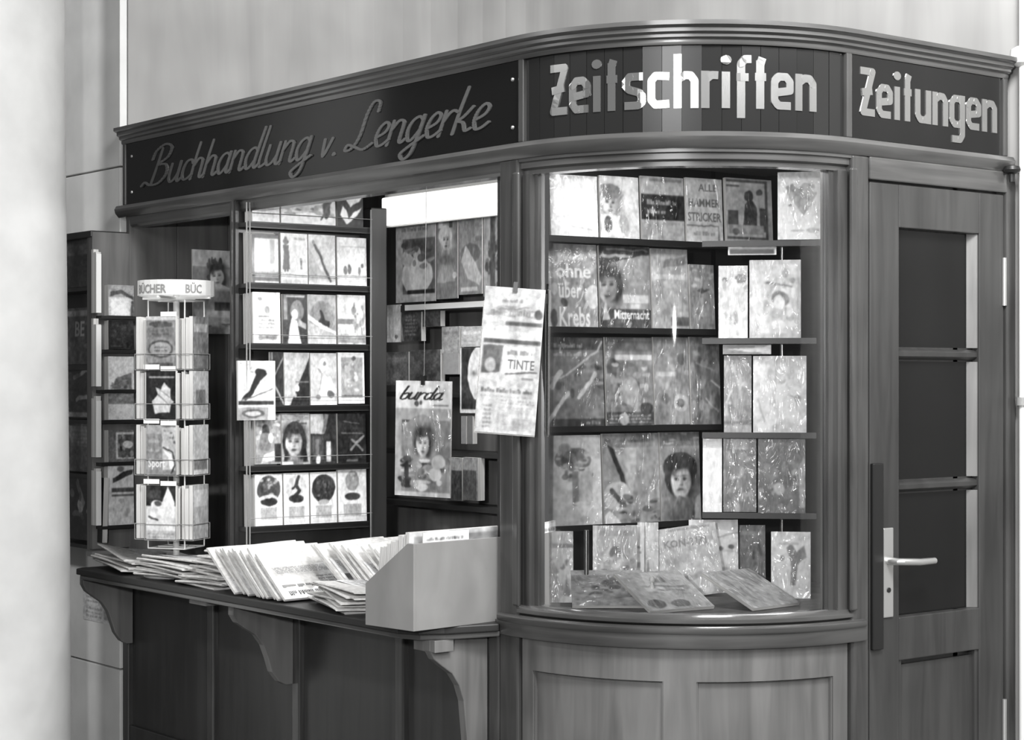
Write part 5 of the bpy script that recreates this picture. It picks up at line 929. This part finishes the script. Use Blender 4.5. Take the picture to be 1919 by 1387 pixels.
# ------------------------------------------------------------------ newspapers on the counter
def paper_mesh(w, d, t, curl, seed):
    r = random.Random(seed); mb = MB(); n = 7; m = 9; ph = r.uniform(0, 6)
    top = []; bot = []
    for j in range(n+1):
        y = (j/n-.5)*d; wob = .004*sin(ph+3*j/n); a = []; b = []
        for i in range(m+1):
            x = i/m*w; lift = curl*(1-i/m)**2*(.4+.6*j/n)+wob*(1-i/m)
            a.append((x-w/2, y, t+lift)); b.append((x-w/2, y, lift*.96))
        a.insert(0, (-w/2-t*.5, y, t*.5+curl*(.4+.6*j/n)+wob)); b.insert(0, a[0]); top.append(a); bot.append(b)
    k = m+2
    for grid, flip in ((top, False), (bot, True)):
        base = len(mb.v)
        for row in grid: mb.v += row
        for j in range(n):
            for i in range(k-1):
                q = (base+j*k+i, base+j*k+i+1, base+(j+1)*k+i+1, base+(j+1)*k+i); mb.f.append(q[::-1] if flip else q); mb.t.append(None)
    o = (n+1)*k
    for j in range(n): mb.f.append((j*k+k-1, o+j*k+k-1, o+(j+1)*k+k-1, (j+1)*k+k-1)); mb.t.append(None)
    for i in range(k-1):
        mb.f.append((i, o+i, o+i+1, i+1)); mb.f.append((n*k+i+1, o+n*k+i+1, o+n*k+i, n*k+i)); mb.t += [None, None]
    return mb
def head(seed, big=1):
    r = random.Random(seed); ops = [('bg', .84)]
    ops.append(('b', .06, .74, .94, .93, 1, .16, seed))
    if r.random() < .45: ops.append(('r', .05, .38, r.uniform(.35, .6), .70, r.uniform(.16, .4)))
    else: ops.append(('b', .05, .56, .95, .70, 1, .25, seed+5))
    ops += [('b', .62, .36, .95, .70, 4, .45, seed+1), ('b', .05, .06, .95, .33, 6, .5, seed+2)]
    return ops
PMESH = {}
def newspaper(loc, rz, tilt, seed, label, group, w=.23, d=.31, t=.007, curl=0., tx=0.):
    key = (w, d, t, round(curl, 3), seed % 4)
    o = paper_mesh(w, d, t, curl, seed % 4).build('newspaper', M['news'], smooth=True)
    # print lies on the upper face, head of the page towards the open edge
    mb = cover_mesh(d*.94, w*.72, head(seed))
    mb.v = [(-w*.22+q[2], q[0], t+.0006-q[1]*.3-.0001+curl*((.5-(-w*.22+q[2])/w))**2*(.4+.6*(q[0]/d+.5))) for q in mb.v]
    mb.build('front_page', M['newsprint'], o)
    o.location = loc; o.rotation_euler = (tx, tilt, rz); tag(o, label, 'newspaper', group); return o
sd = 100
ORD = ['topmost', 'second', 'third', 'fourth', 'fifth', 'sixth', 'seventh', 'eighth', 'ninth', 'tenth', 'eleventh', 'twelfth', 'thirteenth']
def pile(cx, cy, n, z0, rz, label, group, dx=0., dy=0., dz=.0085, tilt=0., tx=0., curl=.0, w=.23, d=.31, jit=.012):
    global sd
    for i in range(n):
        sd += 1
        nm = ORD[n-1-i]; lb = f'newspaper {nm} from the top in {label}' if nm != 'topmost' else f'topmost newspaper in {label}'
        newspaper((cx+dx*i+rnd.uniform(-jit, jit), cy+dy*i+rnd.uniform(-jit, jit), z0+dz*i), rz+rnd.uniform(-.11, .11), tilt, sd, lb, group, w, d, .007, curl if i == n-1 else curl*.6, tx)
def fan(cx, cy, n, rz, label, group, dx, tilt, w=.2, d=.28):
    global sd
    for i in range(n):
        sd += 1; th = tilt+rnd.uniform(-.05, .05)
        lb = f'{ORD[i] if i else "first"} newspaper from the plywood box in {label}'
        newspaper((cx-dx*i*cos(rz), cy-dx*i*sin(rz)+rnd.uniform(-.012, .012), ZK+.006+w/2*sin(th)), rz+rnd.uniform(-.03, .03), th, sd, lb, group, w, d, .008, rnd.uniform(.0, .016))
pile(-2.66, -.08, 4, ZK+.002, radians(84), 'the broad sheets lying beside the revolving stand', 'newspapers at the far counter end', curl=.035, w=.28, d=.36, dz=.012)
pile(-2.30, -.13, 7, ZK+.002, radians(98), 'the low curled pile before the revolving stand', 'newspapers in the low pile', dx=.012, curl=.022, w=.22, d=.30, dz=.0095)
pile(-2.02, -.11, 13, ZK+.002, radians(93), 'the tall pile with folds facing the hall', 'newspapers in the tall pile', dx=.006, dy=.003, w=.24, d=.25, dz=.0088, jit=.02)
fan(-1.55, -.12, 11, radians(4), 'the leaning fan in mid-counter', 'newspapers in the leaning fan', .026, .70, .20, .27)
fan(-1.16, .11, 10, radians(10), 'the rear fan with bold headlines', 'newspapers in the rear fan', .036, .68, .25, .29)
pile(-1.92, .20, 10, ZK+.002, radians(66), 'the pile under the pocket book rack', 'newspapers under the rack', dz=.009, w=.25, d=.30, jit=.03)
pile(-1.62, .33, 12, ZK+.002, radians(35), 'the untidy pile at the counter back', 'newspapers at the counter back', dz=.0095, w=.24, d=.30, jit=.035)
pile(-1.24, -.115, 8, ZK+.002, radians(72), 'the flat spread pile beside the plywood box', 'newspapers beside the box', dx=.010, dz=.0085, curl=.010, w=.24, d=.34, jit=.016)

nt_ = booklet('notice', .30, .125, .002, [('bg', .82), ('b', .1, .55, .95, .9, 3, .45, 5), ('r', .6, .12, .95, .45, .62), ('b', .1, .1, .55, .45, 3, .5, 9)], 'white printed notice pasted on the stone pier below the counter end', 'notice', None, (-3.19, -.0045, .625), 0)
# ------------------------------------------------------------------ wooden box with magazines
BXA = radians(6)
BX = empty('magazine_box', (-.8067, -.1603, ZK), BXA); tag(BX, 'plain pale plywood box with a sloping front, standing on the counter by the post', 'box')
def bpart(mb, name, mat='ply', **k): return mb.build(name, M[mat], BX, **k)
bw, bd, bh, bl = .20, .45, .235, .115
x0, x1, y0, y1 = -bw+.09, .09, -.165, -.165+bd
prof = [(x0, 0), (x1, 0), (x1, bh), (x1-.025, bh), (x0, bl)]
for y in (y0, y1-.01): bpart(MB().prism([(x, y, z) for x, z in prof], (0, .010, 0)), 'sloped_panel', bevel=.001)
bpart(MB().box(x1-.010, x1, y0+.010, y1-.010, 0, bh), 'tall_side', bevel=.001)
bpart(MB().box(x0, x0+.010, y0+.010, y1-.010, 0, bl), 'low_side', bevel=.001)
bpart(MB().box(x0+.01, x1-.01, y0+.01, y1-.01, 0, .008), 'bottom')
Rb = Matrix.Translation(BX.location)@Matrix.Rotation(BXA, 4, 'Z')
xx = x0+.030; i = 0
while xx < x1-.03:
    t = rnd.uniform(.010, .017); f = (xx-x0)/bw; hh = .195+.066*min(1, f*1.15)+rnd.uniform(-.004, .004)
    p = Rb@Vector((xx, y0+.014+.40/2, .0085))
    ops = [('bg', rnd.choice([.9, .8, .88, .6])), ('r', .05, .85, .95, .95, .6)]
    o = booklet('magazine', .395, hh, t, ops, f'magazine {ORD[i] if i else "first"} from the low side among those on edge in the plywood box', 'magazine', 'magazines in the plywood box', p, BXA-pi/2+pi, -.16*(1-f))
    xx += t+.003; i += 1
p = Rb@Vector((x1-.0125, y0+.13, bh-.010))
booklet('card', .17, .036, .002, [('bg', .94), ('b', .08, .3, .9, .66, 1, .35, 6), ('l', [(.01, .12), (.99, .12)], .004, .5)], 'white title strip with small dark lettering on the magazines in the box', 'card', None, p, BXA+pi/2)
# odds and ends beyond the box
T = tag(empty('parcel', (-.98, .20, ZK)), 'dark wrapped parcel lying on white paper beyond the plywood box', 'parcel')
MB().box(-.11, .09, -.06, .06, .085, .125).build('wrapping', M['black'], T, bevel=.01)
MB().box(.0, .02, -.061, .061, .084, .1262).build('band', M['card'], T)
MB().box(-.15, .15, -.10, .10, .0, .084).build('paper_stack', M['news'], T, bevel=.003)
for i, (x, y) in enumerate(((-1.27, .33), (-1.17, .40))):
    T = tag(empty('coin_dish', (x, y, ZK)), ('small dark glossy coin dish nearer the pocket book rack', 'small dark glossy coin dish nearer the wrapped parcel')[i], 'dish', 'coin dishes')
    MB().lathe([(.035, 0), (.04, .006), (.05, .03), (.052, .045), (.048, .046), (.04, .02), (.02, .012)], (0, 0, 0), 24).build('bowl', M['dark_glass'], T, smooth=True)
    MB().lathe([(.026, 0), (.030, .004), (.026, .006)], (0, 0, .01), 20).build('foot', M['nickel'], T, smooth=True)

# ------------------------------------------------------------------ lamps of the kiosk
LP = tag(empty('strip_lamp', (-1.72, .60, 2.155)), 'long white strip lamp glowing under the kiosk ceiling', 'lamp')
MB().box(-.46, .42, .0, .03, -.045, .055).build('diffuser', M['lamp'], LP, bevel=.006)
MB().box(-.48, .82, .03, .05, -.05, .10).build('housing', M['paint'], LP)
MB().box(.425, .80, .005, .03, -.02, .03).build('end_tube', M['lamp'], LP)
light('strip_lamp_light', 'AREA', (-1.60, .50, 2.10), 3.5, .7, (-1.60, .1, .9), .06, radians(110))
light('strip_lamp_end_light', 'AREA', (-1.06, .45, 2.10), 7, .3, (-2.05, .2, 1.35), .08)
VL = tag(empty('window_lamp', (-.33, .30, 2.185)), 'slim tube lamp hidden under the header of the curved window', 'lamp')
MB().tube([(-.18, -.16, 0), (.16, .18, 0)], .010, 10).build('tube', M['lamp'], VL, smooth=True)
light('window_lamp_light', 'AREA', (-.33, .32, 2.165), 3, .5, (-.50, .44, 1.3), .10)
